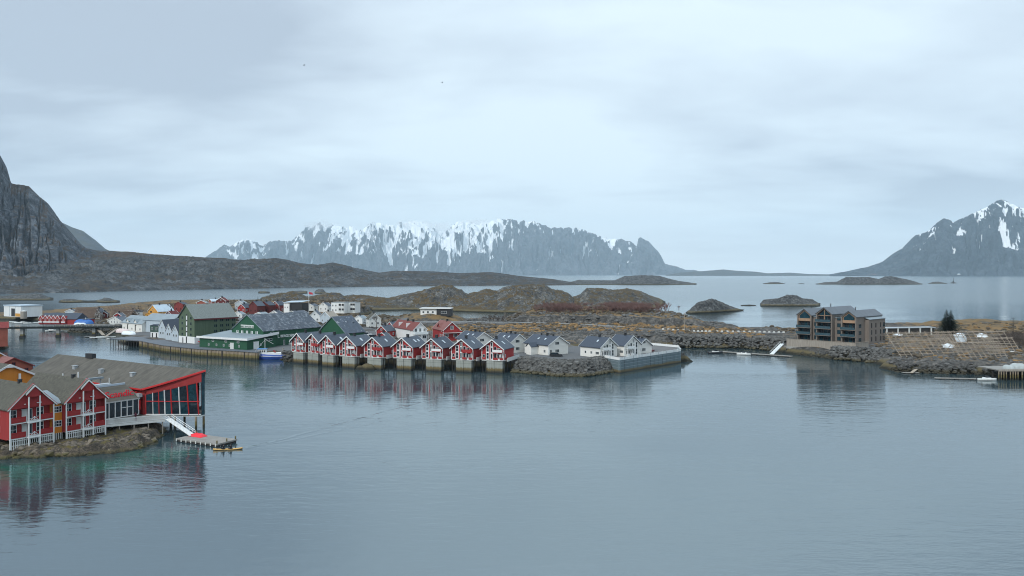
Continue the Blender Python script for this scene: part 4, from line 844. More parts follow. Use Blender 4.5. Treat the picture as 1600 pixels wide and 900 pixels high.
# person at the lounge door
def stander(loc, rz, label, m=cloth, seated=False):
    me = bpy.data.meshes.new('person')
    J = [((0, 0, .93), .14), ((0, 0, 1.15), .13), ((0, 0, 1.38), .16), ((0, 0, 1.5), .06), ((0, 0, 1.57), .08), ((0, 0, 1.7), .095),
         ((0, .19, 1.4), .065), ((.03, .25, 1.12), .05), ((.1, .24, .88), .038), ((0, -.19, 1.4), .065), ((.03, -.25, 1.12), .05), ((.1, -.24, .88), .038),
         ((0, .1, .86), .1), ((.04, .11, .48), .07), ((0, .12, .06), .05), ((0, -.1, .86), .1), ((.0, -.11, .48), .07), ((-.05, -.12, .06), .05), ((.14, .12, .03), .04), ((.1, -.12, .03), .04)]
    E = [(0, 1), (1, 2), (2, 3), (3, 4), (4, 5), (2, 6), (6, 7), (7, 8), (2, 9), (9, 10), (10, 11), (0, 12), (12, 13), (13, 14), (0, 15), (15, 16), (16, 17), (14, 18), (17, 19)]
    me.from_pydata([j[0] for j in J], E, []); o = bpy.data.objects.new('person', me); C.objects.link(o)
    o.modifiers.new('skin', 'SKIN'); s_ = o.modifiers.new('sub', 'SUBSURF'); s_.levels = 1; s_.render_levels = 1
    for i, j in enumerate(J): me.skin_vertices[0].data[i].radius = (j[1], j[1])
    me.skin_vertices[0].data[0].use_root = True
    me.materials.append(m); o.location = loc; o.rotation_euler = (0, 0, rz); tag(o, label, 'person'); return o
q = HL(90.3, -149.2, 3.1); stander(q, -.4, 'person in a dark red jacket standing at the boardwalk rail before the lounge door', mat('dark_red_jacket', (.09, .015, .03), .9))

# ---------------------------------------------------------------- red cabins on piers
def rorbu_front(root, w_, hw, hr, wallm, trim, balc, mir=1, ft=0):
    """two-storey gable front: glazed tower on one side, balcony and porch on the other"""
    X = lambda x: x*mir
    def bx(n, x0, x1, y0, y1, z0, z1, m, par=root): return MB().box(min(X(x0), X(x1)), max(X(x0), X(x1)), y0, y1, z0, z1).build(n, m, par)
    for (u, z, a, b, r_) in ((-.75, 1.35, .8, 2.1, 2), (-.75, 3.65, .8, 2.0, 2), (-.15+.0, 0, 0, 0, 0)):
        if a: window(root, 'F', w_, 9, X(u-1.0), z, .95, b, trim, glass, 1, r_, off=.25)
    bx('bay', -2.35, -1.15, -.25, 0, 0, 4.75, trim)
    bx('bay', -.75, .15, -.25, 0, 0, 5.9, trim)
    for z, b in ((1.25, 1.9), (3.35, 1.7), (5.1, 1.3)): window(root, 'F', w_, 9, X(-.3), z, .62, b, trim, glass, 1, 1, off=.27)
    bx('pilaster', -1.12, -.78, -.18, 0, 0, 5.4, redtrim if wallm is red else trim)
    # balcony and porch on the right half
    bx('balcony_floor', .2, 3.75, -1.0, 0, 2.45, 2.6, redtrim if wallm is red else white)
    bx('balcony_rail', .2, 3.75, -1.02, -.94, 2.62, 3.45, balc)
    bx('porch_floor', .2, 3.95, -1.1, 0, -.15, .0, white)
    bx('porch_rail', .5, 2.0, -1.12, -1.05, .1, .85, red if wallm is red else white); bx('porch_rail', 2.9, 3.9, -1.12, -1.05, .1, .85, red if wallm is red else white)
    for x in (3.72, 1.9): bx('porch_post', x-.06, x+.06, -1.0, -.88, 0, 2.45, trim)
    for u, z, a, b, c in ((.85, 3.55, .9, 1.7, 1), (2.1, 3.4, 1.1, 1.2, 2), (3.0, 1.25, 1.2, 1.3, 3), (.85, 1.1, .9, 2.0, 1), (1.9, 1.3, .8, 1.3, 1)):
        window(root, 'F', w_, 9, X(u), z, a, b, trim, glass, c, 1)
    if wallm is red: window(root, 'F', w_, 9, X(-3.2), 1.3, .85, 1.0, trim, glass, 1, 1)
    for x in (.9, 2.5):
        bx('deck_chair', x-.3, x+.2, -.8, -.35, 0, .5, offw)
reds = [red, mat('faded_red_timber', (.26, .034, .03), .8, .22, .5, 'v', lines=('x', .6, .12)), mat('fresh_red_timber', (.33, .02, .022), .7, .12, .5, 'v', lines=('x', .6, .12))]
def rorbu(i, px, py, yaw, label):
    X0, Y0, _ = G(px, py, 0); r = -R(yaw); w_, l, hw, hr = 8.0, 9.5, 3.75, 3.0
    loc = (X0-.7*cos(r), Y0-.7*sin(r)+.3, 4.25)
    root = empty('waterfront_cabin', loc, r, label, 'cabin', 'red cabins on piers in a row')
    walls(root, w_, l, hw, hr, reds[(i*2+1) % 3], 0); rf = gable_roof(root, w_, l, hw, hr, slate if i % 4 != 2 else slate2, .35, white, ohf=.9, bt=.34)
    rorbu_front(root, w_, hw, hr, red, white, white if i % 3 != 1 else red)
    MB().box(-w_/2+.0, w_/2, .05, l, -.35, -.003).build('floor_slab', offw, root)
    MB().box(w_/2-.18, w_/2+.04, -.04, .14, 0, hw).build('corner_board', white, root); MB().box(-w_/2-.04, -w_/2+.18, -.04, .14, 0, hw).build('corner_board', white, root)
    for (a, b) in ((-1.9, .75), (.9, 3.75)):
        MB().box(a, b, -.9, 1.6, -5.2, -.36).build('pier', pierm, root)
    for x in (-3.7, -2.8, 3.95):
        for y in (.3, 3.3, 6.5): MB().bar((x, y, -5.5), (x, y, -.3), .14, 6).build('pile', dwood, root)
    m = MB().box(w_/2+.9, w_/2+1.0, .8, l+3, -.5, .75); m.build('walkway_fence', offw, root)
    MB().box(w_/2+.003, w_/2+.9, .8, l+3, -.35, -.2).build('walkway', planks, root)
    chimney(rf, 0, 3.2, hw+hr, 1.0, .38); skylight(rf, w_, hw, hr, 1, .5, 4.6, .7, 1.5)
    if i == 8: window(root, 'R', w_, l, 1.2, 1.4, .7, 1.0)
    if i in (1, 4, 6): window(root, 'R', w_, l, 5.5, 1.5, .8, 1.0)
    if i in (0, 3, 5, 8): MB().bar((2.9, -.6, 0), (2.9, -.6, 1.9), .04, 5).bar((2.9, -.6, 1.3), (2.9, -.6, 2.2), .32, 8, .03).build('parasol', offw, root)
    if i in (2, 4, 7): MB().box(1.1, 1.9, -.85, -.4, 0, .72).build('table', planks, root)
    if i in (1, 5): skylight(rf, w_, hw, hr, 1, .5, 7.0, .7, 1.2)
    return root
RB = [(468, 567.5, 37), (491, 569, 35), (514, 572.5, 33), (546, 575, 30), (586, 577, 26), (632, 578.5, 24), (678, 580, 22), (725, 581.5, 21), (773, 582.5, 20)]
ordn = ['first', 'second', 'third', 'fourth', 'fifth', 'sixth', 'seventh', 'eighth', 'ninth']
RL = ['red cabin on a pier at the end of the row nearest the blue boat', 'second red cabin in the row, counted from the blue boat end',
      'third red cabin in the row, counted from the blue boat end', 'red cabin on a pier just left of the low rocks',
      'middle cabin of the red row, just right of the low rocks', 'red cabin standing in front of the white house with the red roof',
      'red cabin standing in front of the red house with the pinkish roof', 'second red cabin from the boulder bank, before the first cream house', 'red cabin at the end of the row beside the boulder bank']
for i, (px, py, yaw) in enumerate(RB): rorbu(i, px, py, yaw, RL[i])
# ---------------------------------------------------------------- cream houses on the terrace
def cream_house(label, a, front=False, porch=False, sky_=2, rot=None):
    loc, r, w_, l_, hw, hr = fit(*a)
    wins = []
    if not front:
        for z in (1.4, 4.1):
            wins += [('F', -.6, z, 1.9, 1.1, 3), ]
        wins += [('F', -w_/2+1.1, 1.4, 1.0, 1.2), ('L', 2, 1.4, 1, 1.1), ('L', l_*.8, 1.4, .8, .9)]
    else: wins += [('L', l_-2.5, 1.5, .8, .9), ('L', 1.4, 1.5, 1.6, 1.0, 3), ('L', 4.2, 1.5, .9, .9)]
    root = house(label, loc, r, w_, l_, hw, hr, cream, slate2, group='cream houses with dark roofs', wins=wins, ch=0, oh=.5, wfm=offw)
    rf = [c for c in root.children if c.name.startswith('roof')][0]
    chimney(rf, 0, l_*.45, hw+hr, .9, .32)
    if not front: chimney(rf, 0, l_*.2, hw+hr, .6, .22); chimney(rf, 0, l_*.7, hw+hr, .6, .2)
    for i in range(sky_): skylight(rf, w_, hw, hr, -1, .55, l_*(.35+.28*i), .6, 1.0)
    if front: rorbu_front(root, w_, hw, hr, cream, white, white, -1)
    if porch:
        p = MB().ext([(-.0, 0), (2.6, 0), (2.6, 2.9), (1.3, 4.0), (0, 2.9)], 0, 3.4).build('porch', cream, root); p.location = (-w_/2-.003, 5.4, 0); p.rotation_euler = (0, 0, pi/2)
        g = MB().ext([(-.3, 2.75), (1.3, 4.1), (2.9, 2.75), (2.9, 2.95), (1.3, 4.3), (-.3, 2.95)], -.4, 3.7).build('porch_roof', slate2, root); g.location = p.location; g.rotation_euler = p.rotation_euler
    return root
cream_house('cream house with dark roof, behind the red cabin second from the boulder bank', (741, 549.5, 4.2, 40, 769, 714, 531, 519.6, 'L'))
cream_house('cream house with dark roof, between its twin and the one with the parked car', (798, 551.5, 4.2, 40, 823, 771, 534.5, 522.5, 'L'))
cream_house('cream house with a porch gable and a dark parked car before it', (857, 555.5, 4.2, 40, 887.5, 820, 539, 526, 'L'), porch=True)
cream_house('cream house with glazed gable, nearest the boulder bank on the fenced terrace', (938, 559, 4.25, 40, 964, 907, 542.5, 528, 'L'), front=True, sky_=1)
cream_house('tall cream house with glazed gable in the middle of the terrace group', (975.6, 556.5, 4.25, 40, 1001, 951, 539.4, 525, 'L'), front=True, sky_=0)
cream_house('small cream house at the right rear of the fenced terrace', (997, 553, 4.25, 40, 1018, 975, 541, 529.5, 'L'), sky_=0)
# low link between the two glazed houses
# terrace wall and fence
Tp = [G(945, 578.5, 0), G(968, 583, 0), G(1064, 566.5, 0)]
r_ = empty('terrace_wall', Tp[1], 0, 'blue grey panelled sea wall with white fence round the cream house terrace', 'sea wall')
o_ = np.array(Tp[1]); path = [np.array(Tp[0])-o_, np.array((0, 0, 0.)), np.array(Tp[2])-o_, np.array(G(1064, 550, 4.2))-o_+(0, 6, -4.2), np.array(G(1003, 541.5, 4.2))-o_+(0, 0, -4.2)]
path[3] = path[2]+np.array((2., 14, 0)); path[4] = path[2]+np.array((-14., 34, 0))
for i in range(4):
    p, q = path[i], path[i+1]; d = q-p; l = np.linalg.norm(d[:2]); d = d/l; nrm = np.array((d[1], -d[0], 0)); 
    def slab(n, a, b, z0, z1, t0, t1, m, par=r_):
        A = p+d*a; B = p+d*b
        return MB().pri([tuple((A+nrm*t1)[:2]), tuple((B+nrm*t1)[:2]), tuple((B+nrm*t0)[:2]), tuple((A+nrm*t0)[:2])], z0, z1).build(n, m, par)
    e0 = .0 if i == 0 else .25; 
    slab('wall', 0, l, -2, 4.2, -.6, 0, bluepanel)
    for z in (1.75, 2.85, 3.75): slab('wall_rail', 0, l, z, z+.055, .003, .06, steel)
    k = int(l//2.6)
    for j in range(k): slab('wall_joint', .3+j*l/k, .38+j*l/k, .6, 4.1, .003, .05, black if j % 3 == 1 else bluepanel)
    slab('fence_panel', 0, l, 4.28, 5.15, -.1, -.03, white)
    for j in range(k): slab('fence_post', .2+j*l/k, .36+j*l/k, 4.2, 5.35, -.028, .06, steel if j % 2 else white)
# terrace floor
P_ = [tuple((o_+x)[:2]) for x in path]; o = MB().pri([(P_[0][0], P_[0][1]+.7), (P_[1][0], P_[1][1]+.8), (P_[2][0]-.7, P_[2][1]+.4), (P_[3][0]-.7, P_[3][1]), (P_[4][0], P_[4][1]-.4), (P_[0][0], P_[4][1]-8)], 3.9, 4.215).build('pavement', asphalt); tag(o, kind='structure')
q = G(1004, 548.5, 4.22); r_ = empty('hot_tub_deck', q, -.5, 'low brown seating deck behind the white fence at the terrace end', 'deck')
MB().box(-3, 4, -2, 2, 0, .5).build('base', maroon, r_); MB().box(-3, 4, -2.1, -1.9, .5, .8).build('edge_seat', planks, r_)
# boulder bank
def boulder_bank(name, line, top, wid, n, label, s0=.5, s1=1.05, m=None, z1=None):
    mb = MB(); ico = []
    t = (1+5**.5)/2
    ico = [(-1, t, 0), (1, t, 0), (-1, -t, 0), (1, -t, 0), (0, -1, t), (0, 1, t), (0, -1, -t), (0, 1, -t), (t, 0, -1), (t, 0, 1), (-t, 0, -1), (-t, 0, 1)]
    fc = [(0, 11, 5), (0, 5, 1), (0, 1, 7), (0, 7, 10), (0, 10, 11), (1, 5, 9), (5, 11, 4), (11, 10, 2), (10, 7, 6), (7, 1, 8), (3, 9, 4), (3, 4, 2), (3, 2, 6), (3, 6, 8), (3, 8, 9), (4, 9, 5), (2, 4, 11), (6, 2, 10), (8, 6, 7), (9, 8, 1)]
    ls = [0]
    for i in range(len(line)-1): ls.append(ls[-1]+math.dist(line[i], line[i+1]))
    for _ in range(n):
        s = random.uniform(0, ls[-1]); i = max(j for j in range(len(ls)-1) if ls[j] <= s+1e-9); f = (s-ls[i])/(ls[i+1]-ls[i]); v = random.random()
        p = np.array(line[i])*(1-f)+np.array(line[i+1])*f; d = np.array(line[i+1])-np.array(line[i]); d = d/np.linalg.norm(d); nr = np.array((-d[1], d[0]))
        c = p+nr*wid*v; u_ = min(1, max(0, (wid*v+5.2)/10.5)); z = -4.5+(top+4.5)*u_*u_*(3-2*u_)+.3; r = random.uniform(s0, s1)*(.7 if v > .9 else 1)
        a = random.uniform(0, 6.28); sx, sy, sz = r*random.uniform(.5, .8), r*random.uniform(.4, .65), r*random.uniform(.28, .5)
        vs = []
        for x, y, zz in ico:
            j = random.uniform(.8, 1.1)/1.9; x, y, zz = x*sx*j*2/1, y*sy*j*2, zz*sz*j*2; vs.append((c[0]+x*cos(a)-y*sin(a), c[1]+x*sin(a)+y*cos(a), z+zz))
        mb.faces(vs, fc)
    o = mb.build(name, m or boulderm); return tag(o, label, None, None, 'stuff')
boulderm = mat('boulder_stone', (.085, .085, .08), .9, .95, .7, tide=[(.8, 1.3, (.085, .075, .045)), (.1, .6, (.05, .045, .02))])
boulderd = mat('dark_boulder_stone', (.06, .06, .056), .9, .95, .7, tide=[(1.0, 1.5, (.045, .04, .024)), (.1, .6, (.02, .02, .012))])
boulder_bank('boulder_bank', [G(800, 581.5, 0)[:2], G(825, 584, 0)[:2], G(871, 588.5, 0)[:2], G(919, 588.5, 0)[:2], G(950, 583, 0)[:2], G(962, 580.5, 0)[:2]], 4.0, 7.5, 1500, 'bank of grey boulders between the last red cabin and the terrace')
boulder_bank('boulder_bank', [G(440, 566.5, 0)[:2], (-78, 289), (-62, 281), (-40, 275.5), (-20, 271), (2, 263.5)], 3.4, 5, 800, 'dark boulders under the red cabins', m=boulderd)
boulder_bank('boulder_bank', [(72, 341), (88, 341), (103, 339), (113, 324)], 4.6, 16, 1500, 'boulder causeway between the rocks and the brown apartments', .45, .9)
boulder_bank('boulder_bank', [(113, 319), (118, 306), (123, 297)], 1.8, 5, 240, 'dark stones under the left end of the promenade', .35, .8, m=boulderd)
boulder_bank('boulder_bank', [(122, 296), (131, 288), (136, 279)], 4.2, 8, 420, 'boulder heap right of the apartment promenade', .5, 1.0)
boulder_bank('boulder_bank', [(129, 264), (129, 257), (141, 253), (153, 250), (163, 240), (166, 233), (230, 226)], 2.6, 4, 900, 'dark boulders along the drying rack shore', .4, .9, m=boulderd)
boulder_bank('boulder_bank', [(-252, 434), (-240, 427), (-225, 429)], 3.0, 5, 260, 'dark boulders under the road bridge', .4, .9, m=boulderd)
weedm = mat('weedy_stone', (.13, .11, .085), .9, .9, .9, tide=[(.5, 1.0, (.075, .065, .02)), (.05, .4, (.02, .022, .012))])
boulder_bank('shore_stones', [(-98, 134.5), (-90.5, 135.3), (-80, 137), (-73, 140), (-69, 144.3), (-68, 150), (-70, 157), (-76, 166)], 1.2, 6, 420, 'weed covered stones along the shore under the hotel', .3, .95, m=weedm)
# low rocks in the water between cabins 4 and 5
patch('low_rocks', [(-56, 264), (-50, 262), (-46, 263.5), (-49, 268), (-55, 268)], 1.3, rockm, .5, 17, 2, 1.2, 1.2)

# ---------------------------------------------------------------- green seafood hall, annex and neighbours
r_ = empty('seafood_hall', (-109.5, 317.8, 3.0), R(-33), 'big green warehouse with lettered gable and a long frosted roof', 'warehouse')
w_, l, hw, hr = 20, 31, 6.7, 6.3
walls(r_, w_, l, hw, hr, green, -.5); rf = gable_roof(r_, w_, l, hw, hr, wornroof, .3, greyroof, bt=.2)
MB().box(-4.1, 4.1, -.12, -.02, 4.7+3, 5.6+3+.3).build('signboard', offw, r_)
text(r_, 'lettering', 'BERG SEAFOOD AS', green, (0, -.14, 7.85), (R(90), 0, 0), .95, .03)
# row of white silhouettes below the sign
for i in range(5):
    x = -6.2+i*3.05
    m = MB().box(x-.6, x-.25, -.16, -.02, 4.3, 6.5).box(x+.25, x+.6, -.16, -.02, 4.3, 6.5); 
    if i != 1: m.box(x-.25, x+.25, -.15, -.03, 4.3 if i > 1 else 5.2, 4.7 if i > 1 else 5.6)
    m.build('gable_ornament', white, r_)
text(r_, 'lettering', 'L. BERGS SØNNER A/S', white, (10.06, 14.5, 3.6), (R(90), 0, R(90)), 1.5, .04)
window(r_, 'R', w_, l, 4.2, 5.6, 1.6, 1.0); window(r_, 'R', w_, l, 10.6, 1.4, .9, 2.0); window(r_, 'R', w_, l, 14.5, 1.5, 2.0, 1.9); 
MB().box(10.02, 15, 13, 22, -.2, .9).build('loading_ramp', offw, r_)
r_ = empty('quay_annex', G(386, 547, 3.05), R(-29), 'low green quayside annex with white roof fascia, in front of the green warehouse', 'annex')
MB().box(-27.6, 0, 0, 15.3, -.2, 3.95).build('wall', green, r_)
MB().faces([(-28.4, -.7, 4.0), (.7, -.7, 4.0), (.7, 16, 5.6), (-28.4, 16, 5.6), (-28.4, -.7, 4.2), (.7, -.7, 4.2), (.7, 16, 5.8), (-28.4, 16, 5.8)], [(3, 2, 1, 0), (4, 5, 6, 7), (0, 1, 5, 4), (1, 2, 6, 5), (2, 3, 7, 6), (3, 0, 4, 7)]).build('roof', greyroof, r_)
MB().box(-28.5, .8, -.82, -.705, 3.75, 4.55).faces([(.705, -.8, 3.75), (.705, 16, 5.2), (.705, 16, 6.2), (.705, -.8, 4.75), (.82, -.8, 3.75), (.82, 16, 5.2), (.82, 16, 6.2), (.82, -.8, 4.75)], [(0, 1, 2, 3), (4, 7, 6, 5), (0, 4, 5, 1), (3, 2, 6, 7), (0, 3, 7, 4)]).build('fascia', white, r_)
MB().box(-27.6, 0, .02, 15.3, 3.95, 5.4).build('upper_wall', green, r_) if 0 else None
for x in (-24.5, -8.5): door(r_, 'F', 0, 15, x, 2.0, 2.4, offw) if x == -8.5 else None
for x in (-19.5, -12, -5): window(r_, 'F', 0, 15, x, 2.9, 1.3, .7)
for x in (-22, -17.4, -13.2, -4.5, -9.9): window(r_, 'F', 0, 15, x, 1.3, .8, .9)
o = door(r_, 'R', 0, 15, 4.6, 2.7, 2.9, white); window(r_, 'R', 0, 15, 11.5, 3.2, 3.0, .9); window(r_, 'R', 0, 15, 7, 1.6, .7, .8)
house('smaller green warehouse with patchy white marks on its slate roof, behind the red cabins', (-76.0, 324.8, 3), R(-36), 16.6, 10.5, 5.4, 6.4, green, patchroof, tm=greyroof, name='warehouse', cat='warehouse', ch=0, wins=[('F', 3, 3, .8, .9), ('R', 5, 2, .9, 1)], cb=False)
house('dark grey roofed link between the two green warehouses', (-77.5, 335.5, 3), R(-122.7), 10, 11, 5.2, 4.2, green, slate, tm=None, name='link_building', cat='link building', ch=0, wins=[], cb=False)
# olive warehouse
loc, r, w_, l, hw, hr = fit(304, 537.5, 3.0, -36.9, 279.5, 368.5, 497, 476)
wins = []
for f in range(4):
    z = 2.6+f*2.35
    for i in range(4): wins.append(('R', l*(.50+.145*i)-.42, z, .62, 1.2, 1)); wins.append(('R', l*(.50+.145*i)+.42, z, .62, 1.2, 1))
r_ = house('tall olive green timber warehouse with mossy grey roof and a white ground floor', loc, r, w_, l, hw, hr, olive, oldslate, tm=None, name='warehouse', cat='warehouse', ch=0, wins=wins, oh=.6, wfm=dolive, cb=False)
MB().box(-w_/2-.03, w_/2+.03, -.04, -.004, -.2, 3.0).box(w_/2+.004, w_/2+.035, -.03, l*.2, -.2, 2.9).build('ground_floor_cladding', white, r_)
m = MB().box(-.35, .35, -.14, -.045, 0, 12.6); m.build('hoist_bay', black, r_)
for z in (3.8, 6.2, 8.6, 11.0): MB().box(-.15, .75, -.2, -.145, z-.9, z+.9).build('loading_hatch', white, r_)
for z in (3.8, 6.2, 8.6, 11.0):
    for u in (-3.4, 3.4): window(r_, 'F', w_, l, u, z, 1.1, 1.1, dolive, glass, 2, 2)
MB().box(w_/2+.6, w_/2+.72, -.6, l+.6, hw-1.0, hw-.4).build('eave_board', maroon, r_)
MB().box(-3.2, -2.6, -.12, -.045, 0, 2.4).build('door', black, r_)
r_ = empty('awning_pole', G(312, 537, 3.05), -.4, 'red and white barrier rail on the quay before the olive warehouse', 'barrier')
MB().box(-4, 4, -.06, .06, .8, 1.1).build('rail', redtrim, r_)
for x in (-3.9, 0, 3.9): MB().box(x-.08, x+.08, -.1, .1, 0, 1.2).build('post', redtrim, r_)
# cream dormered warehouse
loc, r, w_, l, hw, hr = fit(222, 518.6, 3.2, 50, 251, 191, 506, 495, 'L')
wins = [('F', 0, 6.2, 1, 1), ('F', .6, 3.8, 1, 1), ('F', .6, 1.2, 1, 1)]+[('L', l*(.1+.2*i), 3.3 if i % 2 else 1.2, .7, .9, 1) for i in range(5)]
r_ = house('cream timber warehouse with two roof dormers and a wooden quay in front', loc, r, w_, l, hw, hr, cream, greyroof, tm=offw, name='warehouse', cat='warehouse', ch=0, wins=wins, wfm=dwood)
for y in (l*.33, l*.72):
    d_ = MB().ext([(-1.2, 0), (1.2, 0), (1.2, 1.7), (0, 2.8), (-1.2, 1.7)], 0, 3.5).build('dormer', cream, r_); d_.location = (-w_/2-.02, y, hw-.9); d_.rotation_euler = (0, 0, -pi/2)
    g = MB().ext([(-1.6, 1.5), (0, 3.0), (1.6, 1.5), (1.6, 1.7), (0, 3.2), (-1.6, 1.7)], -.3, 3.9).build('dormer_roof', greyroof, d_)
    MB().box(-w_/2-.12, -w_/2-.025, y-.4, y+.4, .3, hw-1).build('hoist_door', dwood, r_)
MB().box(-w_/2-2.2, -w_/2-.03, -1, l, -.5, -.2).build('quay_deck', greyplank, r_)
hf('long grey roofed building between the cream warehouse and the yellow house', (283, 512, 3.3, -58, 279.8, 338, 503, 494), offw, greyroof, ch=0, name='storehouse', cat='storehouse') if 0 else None
house('long grey roofed storehouse behind the light blue boat sheds', (-188, 402, 3.2), R(-122), 11, 24, 6.2, 2.9, palegrey, greyroof, name='storehouse', cat='storehouse', ch=0, wins=[('F', 0, 2, 1, 1)], tm=None, cb=False)
# boat sheds
for i, (px, py, w_, hw, hr, lb) in enumerate(((253, 529, 5.4, 5.0, 3.6, 'left and tallest of the three light blue boat sheds on the quay'), (263.5, 531.2, 4.9, 4.0, 3.2, 'middle of the three light blue boat sheds on the quay'), (273.5, 533.4, 4.9, 4.0, 3.0, 'light blue boat shed on the quay next to the olive warehouse'))):
    a = G(px, py, 3.05); house(lb, a, R(-33), w_, 14, hw, hr, palegrey, slate2, tm=offw, name='boat_shed', cat='boat shed', group='light blue boat sheds', ch=0, wins=[('F', -.9, 2.6, .8, 1.1), ('F', .9, 2.6, .8, 1.1), ('F', 0, 5.0, .6, .8, 1)], cb=False, oh=.2)
r_ = empty('kiosk', G(241.5, 527.3, 3.05), R(-20), 'small quay building, dark green above and white below, left of the blue sheds', 'quay building')
MB().box(-2.4, 2.4, 0, 5, -.2, 2.6).build('lower_wall', white, r_); MB().box(-2.6, 2.6, -.2, 5.2, 2.603, 5.6).build('upper_wall', dolive, r_)
MB().ext([(-2.8, 5.6), (0, 6.3), (2.8, 5.6)], -.4, 5.4).build('roof', slate2, r_)
for x in (-1.3, 1.2): MB().box(x-.35, x+.35, -.06, -.003, 0, 2.1).build('door', black, r_); window(r_, 'F', 5, 5, x, 4.1, .9, 1.2, offw, off=.2)
# quay
QP = [G(187, 540, 0), G(217.6, 542.5, 0), G(256.6, 551, 0), G(310, 557, 0), G(368, 560.5, 0), G(402, 563, 0)]
r_ = empty('timber_quay', QP[1], 0, 'long timber clad quay edge in front of the warehouses', 'quay')
oq = np.array(QP[1])
for i in range(1, 5):
    p = np.array(QP[i])-oq; q = np.array(QP[i+1])-oq; d = q-p; l = np.linalg.norm(d); d = d/l; nr = np.array((d[1], -d[0], 0.))
    A, B = p, q; E_ = .0 if i == 1 else 0
    MB().pri([tuple(A[:2]), tuple(B[:2]), tuple((B-nr*1.0)[:2]), tuple((A-nr*1.0)[:2])], -2, 2.9).build('wall', quaywood, r_)
    MB().pri([tuple((A+nr*.35)[:2]), tuple((B+nr*.35)[:2]), tuple((B-nr*9)[:2]), tuple((A-nr*9)[:2])], 2.903+.006*i, 3.06+.006*i).build('deck', deckm, r_)
    k = int(l/1.9)
    for j in range(k):
        c = p+d*(l*(j+.5)/k)+nr*.12; s = .15 if j % 3 else .24
        MB().box(c[0]-s, c[0]+s, c[1]-.12, c[1]+.12, -2, 2.86).build('pile', dwood if j % 4 == 2 else quaywood, r_)
p = np.array(QP[0])-oq; q = np.array((0, 0, 0.)); r_ = empty('pile_pier', tuple(QP[0]), 0, 'open pier on dark piles at the left end of the timber quay', 'pier')
d = np.array(QP[1])-np.array(QP[0]); l = np.linalg.norm(d); d /= l; nr = np.array((d[1], -d[0], 0))
MB().pri([tuple((d*-8)[:2]), tuple((d*l)[:2]), tuple((d*l-nr*16)[:2]), tuple((d*-8-nr*16)[:2])], 2.6, 3.02).build('deck', deckm, r_)
for j in range(12):
    for kx in (.3, 4, 9):
        c = d*(-7.5+(l+7)*j/11)-nr*kx; MB().bar((c[0], c[1], -2), (c[0], c[1], 2.6), .17, 6).build('pile', dwood, r_)
def dome(name, px, py, z, l_, w__, h, m, lb, cat, rz=0, group=None):
    q = G(px, py, z); vs = []; n1, n2 = 9, 9
    for i in range(n1):
        for j in range(n2): u = i/(n1-1)*2-1; a = pi*j/(n2-1); vs.append((u*l_/2, w__/2*cos(a)*(1-u**4)**.5, h*sin(a)*(1-.8*u**4)**.5*(1+.06*sin(5*u+j))))
    o = MB().faces(vs, [(i*n2+j, i*n2+n2+j, i*n2+n2+j+1, i*n2+j+1) for i in range(n1-1) for j in range(n2-1)]).build(name, m, None, True)
    o.location = q; o.rotation_euler = (0, 0, rz); return tag(o, lb, cat, group)
dome('covered_boat', 192, 519.5, 3.0, 9, 3.6, 2.0, mat('pinkish_cover', (.62, .52, .50), .6), 'boat stored ashore under a pinkish white cover at the pier end', 'covered boat', -.4)
dome('covered_boat', 201, 522.5, 3.0, 8.5, 3.2, 1.6, plastic, 'boat stored ashore under a white cover at the pier edge', 'covered boat', -.3)
dome('tarpaulin_heap', 131, 506.5, 3.2, 11, 4, 2.8, tarp, 'bright blue tarpaulin over a boat beyond the bridge', 'tarpaulin', .1)
dome('tarpaulin_heap', 125, 508, 3.2, 7, 3, 1.4, plastic, 'white sheeting beside the blue tarpaulin beyond the bridge', 'tarpaulin', .1)

# ---------------------------------------------------------------- fishing boat and small boats
r_ = empty('fishing_boat', G(421, 561.5, 0), R(180)+.10, 'blue hulled fishing boat with white wheelhouse moored by the green annex', 'fishing boat'); r_.scale = (1.2, 1.15, 1.15)
hull(11, 3.6, 1.5, 11, .55, 1.0, .75, None, .8).build('hull', blue, r_, True)
for sg in (-1, 1):
    m = MB(); pts = []
    for i in range(9):
        t = i/8; wd = 1.8*(1-t**3)*(.75+.25*min(1, t*3)); pts.append((-5.5+11*t, sg*(wd*.99+.03), 1.0*(1+.5*t*t)))
    for a, b in zip(pts[:-1], pts[1:]): m.bar(a, b, .09, 4)
    m.build('rubbing_strake', white, r_)
MB().box(1.0, 3.4, -1.05, 1.05, 1.5, 3.5).build('wheelhouse', white, r_)
MB().box(.8, 3.7, -1.2, 1.2, 3.5, 3.68).build('wheelhouse_roof', mat('light_blue_paint', (.06, .22, .48), .5), r_)
for x in (1.3, 1.9, 2.5, 3.05):
    for y in (-1.07, 1.05): MB().box(x-.2, x+.2, y, y+.02, 2.5, 3.15).build('window', black, r_)
for y in (-.5, 0.2): MB().box(3.402, 3.43, y-.1, y+.5, 2.5, 3.15).build('window', black, r_)
MB().box(-3.9, .98, -1.2, 1.2, 1.5, 2.25).build('deck_house', white, r_)
m = MB().bar((1.4, 0, 3.6), (1.4, 0, 7.2), .09).bar((1.4, 0, 6.6), (4.6, 0, 2.6), .04).bar((1.4, 0, 6.8), (-1.2, 0, 5.2), .05).bar((1.4, -.6, 6.0), (1.4, .6, 6.0), .05); m.build('mast', white, r_)
m = MB().bar((-4.5, -1.1, 1.3), (-4.2, -.9, 3.6), .08).bar((-4.5, 1.1, 1.3), (-4.2, .9, 3.6), .08).bar((-4.2, -.9, 3.6), (-4.2, .9, 3.6), .08); m.build('stern_gantry', greywood, r_)
MB().bar((-2, 0, 2.25), (-1.2, 0, 3.0), .3, 8).build('winch', dred, r_)
